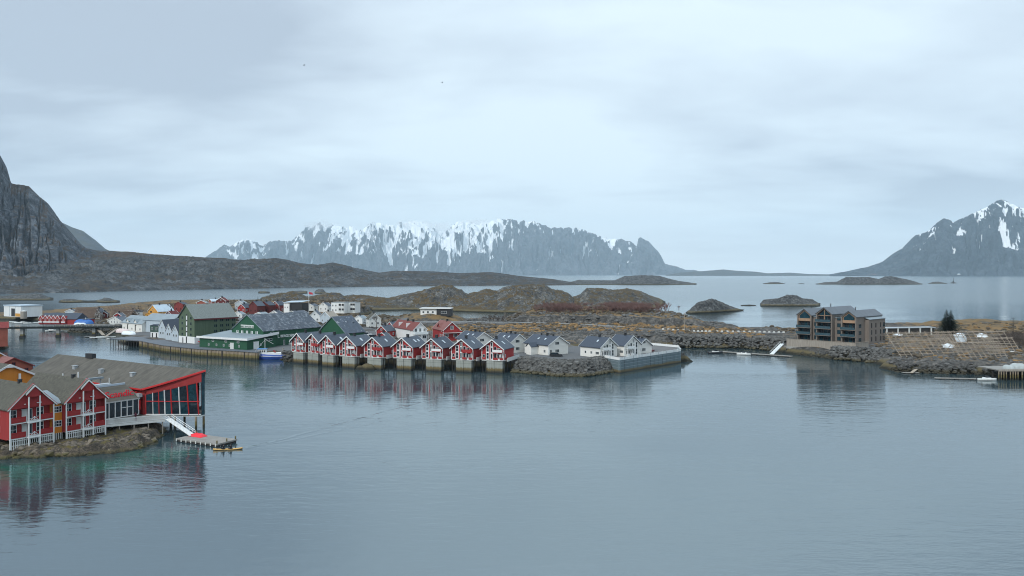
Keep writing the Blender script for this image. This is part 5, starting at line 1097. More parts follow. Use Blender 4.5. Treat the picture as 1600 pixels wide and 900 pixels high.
def small_boat(px, py, lb, l=5.5, rz=0, cab=True, m=None, z=0, group='small motor boats'):
    r = empty('motor_boat', G(px, py, z), rz, lb, 'motor boat', group)
    hull(l, l*.34, .55, 9, .5, 1, .85, None, .25).build('hull', m or offw, r, True)
    MB().bar((-l/2-.1, 0, .2), (-l/2-.15, 0, 1.0), .14, 6).build('outboard_motor', black, r)
    if cab:
        MB().pri([(-.2*l, -l*.11), (.18*l, -l*.09), (.18*l, l*.09), (-.2*l, l*.11)], .5, .95).build('cabin', white, r)
        MB().pri([(-.08*l, -l*.1), (.12*l, -l*.075), (.12*l, l*.075), (-.08*l, l*.1)], .952, 1.35).build('windscreen', glass, r)
    return r
small_boat(1118, 552, 'black and white motor boat moored at the left end of the apartment pontoon', 6.5, .25, True, mat('black_hull', (.03, .03, .035), .4))
small_boat(1162, 554.6, 'white motor boat moored halfway along the apartment pontoon', 5.5, 2.9)
small_boat(1542, 594.5, 'white motor boat between the log float and the timber pier', 5.6, -.12)
for i, (px, py, lb) in enumerate(((18, 504, 'white boat moored below the white industrial hall'), (27, 505.5, 'larger white cabin boat among the marina boats left of the red cabins'), (36, 504.5, 'white boat beside the larger cabin boat in the far marina'), (45, 506, 'low white boat in the far marina nearest the bridge rail'), (56, 505.5, 'white boat in the far marina next to the red cabin row'))):
    small_boat(px, py, lb, 8 if i == 1 else 6.5, random.uniform(-.4, .6), True, None, 0, 'boats in the far marina')
small_boat(80, 517.2, 'white boat tied to a low float under the bridge', 6, .1); small_boat(175, 530.5, 'pale inflatable boat at the foot of the pile pier', 5, .2, False)
small_boat(160, 527.5, 'white open boat on the floats left of the pile pier', 6, .3, False)
def pontoon(label, a, b, wd, z=.45, name='pontoon', m=None, floats=True, gm_=None):
    a = np.array(a); b = np.array(b); d = b-a; l = float(np.hypot(d[0], d[1])); r = empty(name, tuple(a), math.atan2(d[1], d[0]), label, 'pontoon')
    MB().box(0, l, 0, wd, z-.18, z).build('deck', m or greyplank, r)
    if floats:
        k = max(2, int(l/4))
        for i in range(k): x = l*(i+.5)/k; MB().box(x-.6, x+.6, .1, wd-.1, -.3, z-.183).build('float', dwood, r)
    return r
pontoon('long pontoon reaching from the boats to the apartment gangway', G(1126, 551, 0), G(1236, 558.5, 0), 2.2)
pontoon('long float of two grey logs at the drying rack shore', G(1462, 592.5, 0), G(1530, 594, 0), 1.4, .4)
pontoon('small float raft at the foot of the plank gangway', G(1412, 583.8, 0), G(1437, 584, 0), 1.8, .35)
pontoon('white edged float in front of the pile pier', G(140, 529.5, 0), G(181, 528, 0), 2.5, .6, m=offw)
pontoon('narrow grey float left of the white edged float', G(134, 527.6, 0), G(150, 526.5, 0), 2.0, .4)
pontoon('low grey float under the bridge with a white boat tied to it', G(72, 518, 0), G(97, 517.6, 0), 2, .5)
def gangway(label, a, b, wd=1.3, m=None, rails=True):
    a = np.array(a, float); b = np.array(b, float); d = b-a; n_ = np.array((-d[1], d[0], 0)); n_ = n_/np.linalg.norm(n_)*wd/2
    r = empty('gangway', tuple(a), 0, label, 'gangway')
    MB().faces([tuple(x) for x in (n_, -n_, d-n_, d+n_, n_+(0, 0, .15), -n_+(0, 0, .15), d-n_+(0, 0, .15), d+n_+(0, 0, .15))], [(0, 1, 2, 3), (4, 5, 6, 7), (0, 1, 5, 4), (1, 2, 6, 5), (2, 3, 7, 6), (3, 0, 4, 7)]).build('walkway', m or greyplank, r)
    if rails:
        for sg in (1, -1):
            mm_ = MB().bar(tuple(n_*sg+(0, 0, 1)), tuple(d+n_*sg+(0, 0, 1)), .06)
            for i in range(7): q = d*i/6+n_*sg; mm_.bar(tuple(q), tuple(q+(0, 0, 1)), .045)
            mm_.build('handrail', m or rail, r)
    return r
gangway('white railed gangway from the promenade corner down to the long pontoon', G(1222, 537.5, 3.9), G(1206, 553.5, .5), 1.6, rail)
gangway('bare plank gangway sloping to the small raft', G(1446, 566, 2.5), G(1424, 583, .4), 1.0, pole, False)
gangway('steep grey gangway down to the white edged float', G(183, 514, 4.2), G(165, 526, .7), 1.6, greywood)
gangway('brown ramp down to the floats beside the third bridge pillar', G(151, 512, 4), G(162, 524, .6), 1.6, planks, False)

# ---------------------------------------------------------------- bridge
r_ = empty('road_bridge', (-300, 382, 0), math.atan2(38, 95), 'low concrete road bridge with thin railing crossing the inlet at the left', 'bridge')
bl = math.hypot(38, 95)
MB().faces([(-12, -3, 6.4), (bl, -3, 4.5), (bl, 3, 4.5), (-12, 3, 6.4), (-12, -3, 5.6), (bl, -3, 3.7), (bl, 3, 3.7), (-12, 3, 5.6)], [(0, 1, 2, 3), (7, 6, 5, 4), (0, 4, 5, 1), (1, 5, 6, 2), (2, 6, 7, 3), (3, 7, 4, 0)]).build('deck', mat('dark_concrete', (.03, .035, .035), .95, spec=.1), r_)
for sg in (-1, 1):
    m = MB()
    for i in range(45): x = -11+i*(bl+10)/44; z = 6.4-(x+12)/(bl+12)*1.9; m.bar((x, 2.9*sg, z), (x, 2.9*sg, z+1.1), .05)
    m.bar((-12, 2.9*sg, 7.5), (bl, 2.9*sg, 5.6), .06).bar((-12, 2.9*sg, 7.0), (bl, 2.9*sg, 5.1), .04).build('railing', steel, r_)
for x0 in (48.5, 64.8, 81.5):
    z = 5.6-(x0+12)/(bl+12)*1.9; pl = MB().box(x0-.7, x0+.7, -2.2, 2.2, -2, z).build('pillar', concrete, r_)
    MB().box(x0-1, x0+1, -2.6, 2.6, -2, .9).build('pillar_foot', dwood, pl)
q = G(6, 549, 0); r_ = empty('brick_house', (-229.5, 333, 2.4), R(-55), 'brick red gabled house at the left edge beside the bridge', 'house')
walls(r_, 7, 9, 7.2, 2.2, rustbrick, -1); gable_roof(r_, 7, 9, 7.2, 2.2, dred, .4, rustbrick); window(r_, 'F', 7, 9, 1.5, 5, 1.0, 1.3)
# ---------------------------------------------------------------- town behind, left to right
r_ = empty('industrial_hall', G(33, 495, 3.3), R(-32), 'white industrial hall with a black panel for the dark of its open doorway at the far left edge', 'industrial hall')
MB().box(-24, 0, 0, 14, -.3, 7.2).build('wall', white, r_); MB().box(-24.4, .4, -.4, 14.4, 7.2, 7.8).build('roof', paleroof, r_)
MB().box(-13.5, -8.5, -.05, .1, 0, 5.5).build('doorway', black, r_); MB().box(-8, -1.2, -.08, -.003, 0, 2.2).build('door_panel', yellow, r_); MB().box(-16, -15.7, -.12, -.003, 0, 7).box(-7.5, -7.2, -.12, -.003, 2.3, 7).build('pilaster', palegrey, r_)  # black doorway panel stands in for the shade inside the opening
q = G(37, 497, 3.3); r_ = empty('storage_tank', q, 0, 'beige cylindrical tank right of the white industrial hall', 'tank')
MB().bar((0, 0, -.3), (0, 0, 4.6), 1.9, 16).build('tank_body', greywood, r_); MB().bar((0, 0, 4.6), (0, 0, 5.2), 1.9, 16, .3).build('tank_roof', offw, r_)
# red cabin row with white trimmed gables
r_ = empty('red_cabin_row', G(62, 506, 3.1), R(-8), 'long red cabin row with six white trimmed gables beyond the bridge', 'cabin row')
MB().box(0, 24, 0, 10, -.5, 3.0).build('wall', red, r_); o = MB().ext([(-.4, 2.9), (5, 6.4), (10.4, 2.9)], -.4, 24.4).build('roof', slate2, r_); o.rotation_euler = (0, 0, pi/2); o.location = (24, 0, 0); o.rotation_euler = (0, 0, pi/2)
for i, x in enumerate((1.4, 4.6, 7.2, 9.9, 12.6, 16.4)):
    g = MB().ext([(-1.2, 0), (1.2, 0), (1.2, 3.2), (0, 4.9), (-1.2, 3.2)], -1.0, 3).build('gable', red, r_); g.location = (x, 0, 0)
    b = MB().ext([(-1.5, 3.0), (0, 5.1), (1.5, 3.0), (1.5, 3.35), (0, 5.5), (-1.5, 3.35)], -1.2, -1.0).build('bargeboard', white, g)
    window(g, 'F', 2, 3, 0, 2.6, .9, 1.2, white, glass, 2, 1, off=1.0); MB().box(-1.2, 1.2, -1.5, -1.0, .9, 1.6).build('balcony_rail', white, g)
MB().box(19.5, 30, .2, 8, -.5, 2.8).build('end_wall', red, r_); MB().box(19.3, 30.3, -.1, 8.3, 2.803, 3.1).build('end_roof', slate2, r_)
window(r_, 'F', 1, 1, 23, 1.6, 1, .9, off=-.2+.0); MB().box(30.0, 30.3, -.05, .2, 0, 4).build('end_post', offw, r_)
# drying racks (tent shaped pole frames)
def rack(label, loc, rz, l, w_, h, n=12, rows=7, m=None, horn=.8, cross=True, group='fish drying racks'):
    r = empty('drying_rack', loc, rz, label, 'drying rack', group); m = m or pole
    for i in range(n):
        x = l*i/(n-1); a = MB()
        a.bar((x, -w_/2, 0), (x, w_*.5*horn/h*1.0, h+horn), .10, 5).bar((x+.15, w_/2, 0), (x+.15, -w_*.5*horn/h, h+horn), .09, 5)
        a.build('rafter_pair', m, r)
    for sg in (-1, 1):
        for k in range(1, rows+1):
            f = k/(rows+.3); a = MB().bar((-.4-random.random(), sg*w_/2*(1-f), h*f+.12+random.uniform(-.2, .2)), (l+.4, sg*w_/2*(1-f)+.0, h*f+.12+random.uniform(-.25, .25)), .07, 5); a.build('rail_pole', m, r)
    MB().bar((-.5, 0, h+.1), (l+.5, 0, h+.15), .08, 5).build('ridge_pole', m, r)
    return r
def hay(label, px, py, z, l, w_, h, rz, n=26):
    r = rack(label, G(px, py, z), rz, l, w_, h, n, 12, brownp, .3)
    m = MB()
    for sg in (-1, 1):
        for i in range(330):
            x = random.uniform(0, l); f = random.uniform(.08, .95); m.bar((x, sg*w_/2*(1-f)*1.02, h*f), (x+random.uniform(-.1, .1), sg*w_/2*(1-f)*1.04, h*f-random.uniform(.5, .9)), .13, 4)
    m.build('hanging_fish', brownp, r); return r
hay('tall brown drying rack hung with fish, beyond the right half of the bridge', 120, 501, 3.4, 16, 12, 8.2, -.25)
rack('long drying rack with crossed rafter tips behind the small red houses', G(169, 493, 5), -.12, 19, 10, 5.6, 9, 9, brownp, 1.6)
hay('low brown drying rack hung with fish, left of the white hip roofed house', 178, 494.5, 4.6, 14, 9, 4.4, -.1)
# generic houses: (label, fit args, wall, roof, trim)
W_, D_ = white, maroon
TOWN = [
 ('pale grey house left of the tall brown drying rack', (117, 494.5, 3.6, -20, 102, 122, 487, 483.5), palegrey, slate, white),
 ('white gabled house right of the tall brown drying rack', (156, 497.5, 3.8, 15, 148, 163, 488, 482.5), offw, slate, white),
 ('small dark red house in front of the drying rack with rafter tips', (168, 496, 4.0, 10, 157, 171, 490.5, 487), maroon, slate2, white),
 ('small red gabled house with white trim right of the low white hall', (190, 499.5, 4.0, -28, 178, 196, 493.5, 489), red, slate, white),
 ('long low white hall with dark roof behind the end of the bridge', (190, 508, 3.3, -38, 168, 205, 501.5, 495), offw, slate, white),
 ('white house with dark hipped roof and black chimney left of the yellow house', (211, 493.5, 4.6, -28, 195, 223, 487, 484.5), white, slate2, white),
 ('yellow gabled house with a long pale grey roof', (247, 496, 4.6, -35, 231, 272, 487, 476.5), yellow, paleroof, white),
 ('low yellow annex at the left foot of the yellow house', (240, 497.5, 4.2, -25, 227, 246, 491.5, 489), yellow, yellow, yellow),
 ('dark red gabled house left of the olive warehouse peak', (286, 486, 7.5, -25, 272, 293, 475.5, 472), dred, slate2, dred),
 ('low red house with white trim right below the yellow house', (268, 498, 4.5, -30, 258, 280, 491.5, 486), maroon, maroon, white),
 ('long brick red house with pale roof on the skyline behind the olive warehouse', (331, 482, 8.4, -55, 326, 352, 471, 467.5), rustbrick, paleroof, white),
 ('long low brick house left of it on the skyline behind the olive warehouse', (322, 483, 8.4, -10, 307, 325, 473, 469.5), rustbrick, greyroof, white),
 ('tallest dark red gabled house on the skyline behind the olive warehouse', (353, 483, 8.6, -15, 337, 358, 470.5, 465), maroon, maroon, white),
 ('pale grey house with chimney behind the right end of the olive roof', (380, 482, 7.8, -20, 367, 386, 474, 470), palegrey, greyroof, white),
 ('red house with bright white trim between the olive and green warehouses', (383, 488, 6.5, -25, 371, 394, 481, 475), red, slate2, white),
 ('low white house under the red one beside the green gable', (378, 497, 4.8, -25, 364, 384, 491.5, 487), offw, greyroof, white),
 ('dark red house left of the spruce pair', (402, 489, 6.6, -30, 389, 414, 478, 471), maroon, slate, maroon),
 ('dark red house with brown roof behind the green warehouse roof', (420, 488, 6.6, -25, 405, 430, 477, 471.5), maroon, slate2, maroon),
 ('dark red house with white corner right of the brown roofed one', (436, 487, 6.6, -30, 424, 446, 477, 471), dred, slate2, white),
 ('white gable peeping over the left part of the frosted roof', (437, 499, 5.2, -30, 420, 444, 491, 485.5), white, slate2, white),
 ('white house front low behind the left part of the frosted roof', (410, 497, 5.2, -30, 398, 420, 491.5, 488), offw, greyroof, white),
 ('beige roofed house beside the black modern house', (472, 489, 6.6, -30, 458, 480, 482, 473.5), offw, greywood, white),
 ('dark house behind the right end of the frosted roof', (464, 498, 5.4, -35, 448, 482, 490, 486), olive, slate, white),
 ('white gabled house behind the right end of the frosted roof', (500, 503, 4.6, 10, 483, 503, 494, 486), white, slate, white),
 ('pale roofed grey house right of the white gable', (516, 505, 4.6, -35, 500, 528, 495, 487), palegrey, greywood, white),
 ('white house with dark roof left of the white flats', (512, 486, 7.4, -30, 498, 519, 478, 473), white, slate, white),
 ('small white house behind the flagpole', (490, 484, 7.4, -20, 478, 497, 478, 475), offw, slate, white),
 ('white garage with grey roof left of the bare tree', (566, 505, 5.0, -20, 553, 574, 498, 493.5), white, greyroof, white),
 ('grey gabled house with mossy roof behind the bare tree', (595, 509, 5.0, 25, 577, 600, 498, 490), offw, mossroof, white),
 ('small red house with white gable trim beside the parked van', (604, 527.5, 4.0, -25, 588, 618, 517.5, 509), red, slate, white),
 ('red house gable peeping up behind the small red house', (613, 514, 4.6, -25, 605, 624, 508, 503), red, slate, white),
 ('low red shed with white trim in front of the small red house', (603, 530.5, 4.0, -25, 591, 609, 525, 520), red, slate, white),
]
for t in TOWN:
    try: hf(t[0], t[1], t[2], t[3], tm=t[4], oh=.3, ch=1)
    except Exception as ex: print('TOWN FAIL', t[0], ex)
r_ = empty('modern_house', G(452, 489, 6.6), R(-20), 'white tower block joined to a black flat roofed modern house', 'house')
MB().box(-4.5, 0, 0, 5, -.5, 6.3).build('tower_wall', white, r_); MB().box(.003, 9.5, 1, 9, -.5, 6.8).build('black_wall', black, r_); MB().faces([(-5, -.2, 6.9), (10, .4, 7.4), (10, 9, 8.2), (-5, 9, 7.7), (-5, -.2, 7.1), (10, .4, 7.6), (10, 9, 8.4), (-5, 9, 7.9)], [(3, 2, 1, 0), (4, 5, 6, 7), (0, 1, 5, 4), (1, 2, 6, 5), (2, 3, 7, 6), (3, 0, 4, 7)]).build('roof', paleroof, r_)
for x in (-3.4, -1.2): window(r_, 'F', 4, 5, x, 3.8, .8, 1.0, white, glass, 1)
for (px, py, w__, h, d_, lb) in ((517.5, 488, 9.4, 6.6, 9, 'left of the two white flat roofed apartment blocks with dark balconies'), (540, 487.5, 6.8, 6.4, 9, 'right of the two white flat roofed apartment blocks')):
    r_ = empty('apartment_block', G(px, py, 7.2), R(-12), lb, 'apartment block', 'white flat roofed blocks')
    MB().box(0, w__, 0, d_, -.6, h).build('wall', white, r_); MB().box(-.2, w__+.2, -.2, d_+.2, h, h+.2).build('roof', greyroof, r_)
    for z in (1.5, 4.6):
        for x in ((1.2, 3.4) if w__ > 8 else (1.2,)): window(r_, 'F', w__, d_, x, z, .9, 1.2)
        for x in ((6.2, 8.3) if w__ > 8 else (4.2, 5.9)): MB().box(x-.8, x+.8, -.06, .2, z-1.1, z+1.2).build('balcony_shade', black, r_); MB().box(x-.8, x+.8, -.35, -.28, z-1.1, z-.2).build('balcony_rail', rail, r_)  # black boxes proud of the wall paint the shade of recessed balconies
r_ = empty('long_flat_house', G(657, 491.5, 8.4), R(-6), 'long low white flat roofed house on the knoll', 'house')
MB().box(0, 10, 0, 7, -1, 2.8).build('wall', white, r_); MB().box(10.003, 18.5, -.6, 7, -1, 3.6).build('wing_wall', black, r_); MB().box(-.4, 18.9, -1.2, 7.4, 3.6, 4.0).faces([], []).build('roof', white, r_)
MB().box(0, 10, .3, 7, 2.8, 3.6).build('upper_wall', offw, r_)
for x in (1.8, 4.6, 7.6): window(r_, 'F', 10, 7, x, 1.5, 1.2, 1.3)
window(r_, 'F', 10, 7, 14.5, 1.4, 3.4, 1.5, white, glass, 3, off=.6)
# white house with red roof
loc, r, w_, l, hw, hr = fit(646, 532, 3.9, 28, 667, 613, 515.5, 504.5, 'L')
r_ = house('white house with red tiled roof, roof dormers and a balcony', loc, r, w_, l, hw, hr, white, redroof, ch=0, wins=[('F', -2, 4.5, 1, 1.6), ('F', 0, 4.5, 1, 1.6), ('F', 2, 4.5, 1, 1.3), ('F', -1.5, 1.4, 1.6, 1.3), ('F', 2, 1.4, 1.6, 1.3), ('L', 3, 4.0, .8, 1), ('L', 8, 1.2, .6, .6)])
rf = [c for c in r_.children if c.name.startswith('roof')][0]; chimney(rf, 0, l*.3, hw+hr, 1.0); chimney(rf, 0, l*.55, hw+hr, 1.0)
for y in (l*.35, l*.7): o = MB().box(-w_*.46, -w_*.12, y-.12, y+.12, hw+.3, hw+hr*.8).build('roof_parapet', white, rf)
MB().box(-w_/2, w_/2, -1.8, -.003, 2.6, 2.8).build('balcony_floor', offw, r_); MB().box(-w_/2, w_/2, -1.8, -1.72, 2.8, 3.7).build('balcony_rail', rail, r_)
for x in (-w_/2+.1, 0, w_/2-.1): MB().box(x-.08, x+.08, -1.7, -1.55, 0, 2.6).build('balcony_post', white, r_)
# red house, pinkish roof, two gables
loc, r, w_, l, hw, hr = fit(693, 530, 4.1, 22, 719, 676, 516, 503.5, 'L')
r_ = house('red house with pinkish tiled roof and big white windows', loc, r, w_, l, hw, hr, red, pinkroof, ch=1, wins=[('F', 0, 5.0, 1.6, 1.6, 3), ('F', -2.4, 1.5, 1.8, 1.3, 3), ('F', 1.6, 1.5, 1.8, 1.5, 3), ('L', 2, 1.4, 1.5, 1.2, 2), ('L', 5, 1.4, 1.3, 1.2, 2), ('L', 3, 3.6, 1.2, 1.0, 2)])
MB().box(-w_/2-.4, w_/2+.4, -1.5, -.003, 2.7, 2.9).build('balcony_floor', white, r_); MB().box(-w_/2-.4, w_/2+.4, -1.5, -1.43, 2.9, 3.6).build('balcony_rail', red, r_)
g = MB().ext([(-2, 0), (2, 0), (2, 1.2), (0, 2.6), (-2, 1.2)], 0, 4).build('dormer', red, r_); g.location = (-w_/2+.8, l*.55, hw-.2); g.rotation_euler = (0, 0, -pi/2); MB().ext([(-2.4, 1.0), (0, 2.8), (2.4, 1.0), (2.4, 1.2), (0, 3.0), (-2.4, 1.2)], -.4, 4.2).build('dormer_roof', pinkroof, g)
# cars
def car(px, py, z, rz, m, lb, van=False):
    r = empty('parked_car', G(px, py, z), rz, lb, 'car', 'parked cars'); l, wd = (4.9, 1.85) if van else (4.5, 1.8); h = 1.9 if van else 1.5
    MB().ext([(-l/2, .35), (l/2, .35), (l/2, .8), (l/2-.25, .95), (-l/2, 1.0)], -wd/2, wd/2).build('body', m, r)
    MB().ext([(-l/2+.05, .98), (l*.24, .96), (l*.10, h), (-l/2+.3, h)], -wd/2+.08, wd/2-.08).build('cabin', m if van else m, r)
    for sg in (-1, 1): MB().ext([(-l/2+.4, 1.02), (l*.2, 1.0), (l*.09, h-.1), (-l/2+.5, h-.1)], sg*(wd/2-.078), sg*(wd/2-.06)).build('side_window', glass, r)
    MB().faces([(l*.245, -.7, 1.0), (l*.245, .7, 1.0), (l*.115, .66, h-.05), (l*.115, -.66, h-.05)], [(0, 1, 2, 3)]).build('windscreen', glass, r)
    for x in (-l*.31, l*.31):
        for sg in (-1, 1): MB().bar((x, sg*(wd/2-.2), .33), (x, sg*(wd/2+.02), .33), .33, 12).build('wheel', black, r)
    for sg in (-1, 1): MB().box(l/2+.002, l/2+.03, sg*.65-.15, sg*.65+.15, .62, .78).build('headlight', white, r)
    return r
dk = mat('dark_car_paint', (.02, .023, .028), .3, .05, 1); car(869, 557.5, 4.15, -.1, dk, 'dark car parked in front of the third cream house')
car(573, 525, 4.0, .2, mat('white_car_paint', (.7, .72, .74), .35, .04, 1), 'white van parked left of the small red house', True)
car(584, 528, 4.0, -.3, dk, 'black car parked just right of the white van'); car(552, 528, 4.0, .3, dk, 'dark car parked behind the smaller green warehouse end')
# ---------------------------------------------------------------- apartment building
AR = R(-48.5); A0 = np.array((120.2, 325.5)); ax_ = np.array((cos(AR), sin(AR))); ay_ = np.array((-sin(AR), cos(AR)))
r_ = empty('apartment_building', (A0[0], A0[1], 5.0), AR, 'brown wooden apartment building with three gabled glazed bays above the promenade', 'apartment building')
aptroof = mat('apartment_slate', (.12, .14, .16), .6, .15, .5, lines=('y', .8, .15))
bays = [(0, 6.4, 10.7, 2.5, 1.2), (9.0, 15.8, 11.6, 2.5, 0), (19.2, 25.4, 10.8, 2.2, .8)]
for bi, (x0, x1, hw, hr, sb) in enumerate(bays):
    c = (x0+x1)/2; w_ = x1-x0; Lb = 24-bi*0
    g = MB().ext([(-w_/2, -.5), (-w_/2+.5, -.5), (-w_/2+.5, hw-.2), (0, hw+hr-.35), (w_/2-.5, hw-.2), (w_/2-.5, -.5), (w_/2, -.5), (w_/2, hw), (0, hw+hr), (-w_/2, hw)], 0, 1.6).build('frame_wall', wood, r_); g.location = (c, sb, 0)
    b = MB().ext([(-w_/2+.003, -.5), (w_/2-.003, -.5), (w_/2-.003, hw-.003), (0, hw+hr-.003), (-w_/2+.003, hw-.003)], 1.6, Lb).build('wall', wood, r_); b.location = (c, sb, 0)
    e = .35; s = hr/(w_/2)
    rf = MB().ext([(-w_/2-e, hw-e*s), (0, hw+hr), (w_/2+e, hw-e*s), (w_/2+e, hw-e*s+.22), (0, hw+hr+.22), (-w_/2-e, hw-e*s+.22)], -.3, Lb+.2).build('roof', aptroof, r_); rf.location = (c, sb, 0)
    MB().bar((0, 6, hw+hr), (0, 6, hw+hr+1.5), .16, 8).build('flue', black, rf)
    fl = [2.75*k for k in range(4)] 
    # loggia back wall with windows, balcony slabs and glass rails
    for k, z in enumerate(fl):
        if k == 3 and bi != 1:
            MB().box(c-w_/2+.5, c+w_/2-.5, sb+.3, sb+.5, 8.2, 9.3).build('gable_panel', warmwood, r_)
            MB().ext([(-w_/2+.9, 9.35), (w_/2-.9, 9.35), (w_/2-.9, 10.3), (0, hw+hr-.9), (-w_/2+.9, 10.3)], sb+.4, sb+.5).build('gable_window', glass2, r_).location = (c, 0, 0)
            MB().ext([(-w_/2+.5, 9.3), (w_/2-.5, 9.3), (w_/2-.5, hw-.2), (0, hw+hr-.4), (-w_/2+.5, hw-.2)], sb+.52, sb+.7).build('gable_back', warmwood, r_).location = (c, 0, 0)
            continue
        for i in range(3):
            ww = (w_-1.2)/3; u = c-w_/2+.6+ww*(i+.5); o = window(r_, 'F', 1, 1, u, z+1.25, ww-.08, 2.1, dwood, glass2 if (i+k+bi) % 2 else glass, 1, 1); o.location = (u, sb+1.55, z+1.3)
        if k: 
            MB().box(c-w_/2-.15, c+w_/2-.3, sb-.7, sb+1.5, z-.2, z-.02).build('balcony_floor', wood, r_)
            q = MB().box(c-w_/2-.1, c+w_/2-.4, sb-.68, sb-.63, z, z+1.0).build('balcony_rail', railglass, r_); MB().box(c-w_/2-.12, c+w_/2-.38, sb-.7, sb-.6, z+1.0, z+1.05).build('handrail', black, q)
    if bi == 1:
        MB().ext([(-w_/2+.7, 10.9), (w_/2-.7, 10.9), (0, hw+hr-.6)], sb+1.0, sb+1.1).build('gable_window', glass2, r_).location = (c, 0, 0)
        MB().box(c-.12, c+.12, sb+.6, sb+.8, 8.2, hw+hr-.7).box(c-w_/2+.6, c+w_/2-.6, sb+.6, sb+.8, 10.75, 10.95).build('gable_frame', warmwood, r_)
for x0, x1 in ((6.4, 9.0), (15.8, 19.2)):
    MB().box(x0+.003, x1-.003, 2.6, 23, -.5, 9.9).build('link_wall', wood, r_); MB().box(x0, x1, 2.4, 23.2, 9.9, 10.15).build('link_roof', greyroof, r_)
    for k in range(4 if x0 > 10 else 3):
        o = window(r_, 'F', 1, 1, 0, 0, 1.5, 1.6, dwood, glass2, 2, 1); o.location = ((x0+x1)/2, 2.58, 1.5+2.75*k)
MB().box(25.403, 27.2, 8.5, 23.5, -.5, 9.4).build('side_wing_wall', wood, r_); MB().faces([(25.2, 8.2, 10.2), (27.5, 8.2, 9.4), (27.5, 23.8, 9.4), (25.2, 23.8, 10.2), (25.2, 8.2, 10.4), (27.5, 8.2, 9.6), (27.5, 23.8, 9.6), (25.2, 23.8, 10.4)], [(3, 2, 1, 0), (4, 5, 6, 7), (0, 1, 5, 4), (1, 2, 6, 5), (2, 3, 7, 6), (3, 0, 4, 7)]).build('side_wing_roof', greyroof, r_)
for k in range(4):
    o = window(r_, 'F', 1, 1, 0, 0, 2.2, 1.5, dwood, glass2, 2, 1); o.rotation_euler = (0, 0, pi/2); o.location = (25.42, 4.0, 1.5+2.75*k) if k < 3 else (25.42, 4.0, 1.5+2.75*k-.0)
    if k == 3: bpy.data.objects.remove(o.children[0]); bpy.data.objects.remove(o); continue
    for y in (10.5, 14.5, 19.0): o = window(r_, 'F', 1, 1, 0, 0, .8, 1.9, dwood, glass, 1, 1); o.rotation_euler = (0, 0, pi/2); o.location = (27.22, y, 1.5+2.75*k)
    o = window(r_, 'F', 1, 1, 0, 0, 1.8, 1.7, dwood, glass2, 1, 1); o.rotation_euler = (0, 0, pi/2); o.location = (27.22, 22.2, 1.5+2.75*k)
# promenade with timber sea fence
PW = [G(1228, 553.5, 0), G(1290, 562, 0), G(1337, 566.5, 0), G(1356, 565, 0)]
W1 = [np.array((114.5, 314.5)), np.array((128.0, 296.5)), np.array((135.5, 288.5)), np.array((142, 293))]
W1 = [np.array(G(1229, 542.5, 2.5)[:2]), np.array(G(1337, 548.5, 2.9)[:2]), np.array(G(1357, 545.5, 3.0)[:2])]
r_ = empty('promenade', (W1[0][0], W1[0][1], 0), 0, 'grey planked promenade wall on a concrete beam in front of the brown apartments', 'promenade')
for i in range(2):
    p, q = W1[i]-W1[0], W1[i+1]-W1[0]; d = q-p; l = np.linalg.norm(d); d /= l; nr = np.array((d[1], -d[0]))
    S_ = lambda n, a, b, z0, z1, t0, t1, m: MB().pri([tuple(p+d*a+nr*t1), tuple(p+d*b+nr*t1), tuple(p+d*b+nr*t0), tuple(p+d*a+nr*t0)], z0, z1).build(n, m, r_)
    S_('plank_wall', 0, l, 2.95, 6.0, -.15, 0, greywood); S_('cap_rail', -.05, l+.05, 6.0, 6.12, -.25, .1, planks); S_('concrete_beam', 0, l, 2.0, 2.95, -.6, .12, concrete)
    k = int(l/3)
    for j in range(k+1): S_('beam_support', l*j/k-.2, l*j/k+.2, -1, 2.0, -.5, .05, dwood)
    S_('deck', 0, l, 4.7, 4.95, -3.2, -.16, planks) if i == 0 else None
# dark shed wall with posts behind the racks
a = np.array(G(1376, 524.5, 3.6)); b = np.array(G(1460, 522.5, 3.8)); d = b-a; l = float(np.hypot(d[0], d[1]))
r_ = empty('long_shed', tuple(a), math.atan2(d[1], d[0]), 'long low black shed with pale posts and a light roof edge behind the drying racks', 'shed')
MB().box(0, l, 0, 4, -.5, 3.4).build('wall', dwood, r_); MB().box(-.5, l+.3, -.5, 4.5, 3.4, 3.75).build('roof', steel, r_)
for i in range(5): x = 3+i*(l-5)/4; MB().box(x-.25, x+.25, -.6, -.1, -.3, 3.4).build('post', offw, r_)
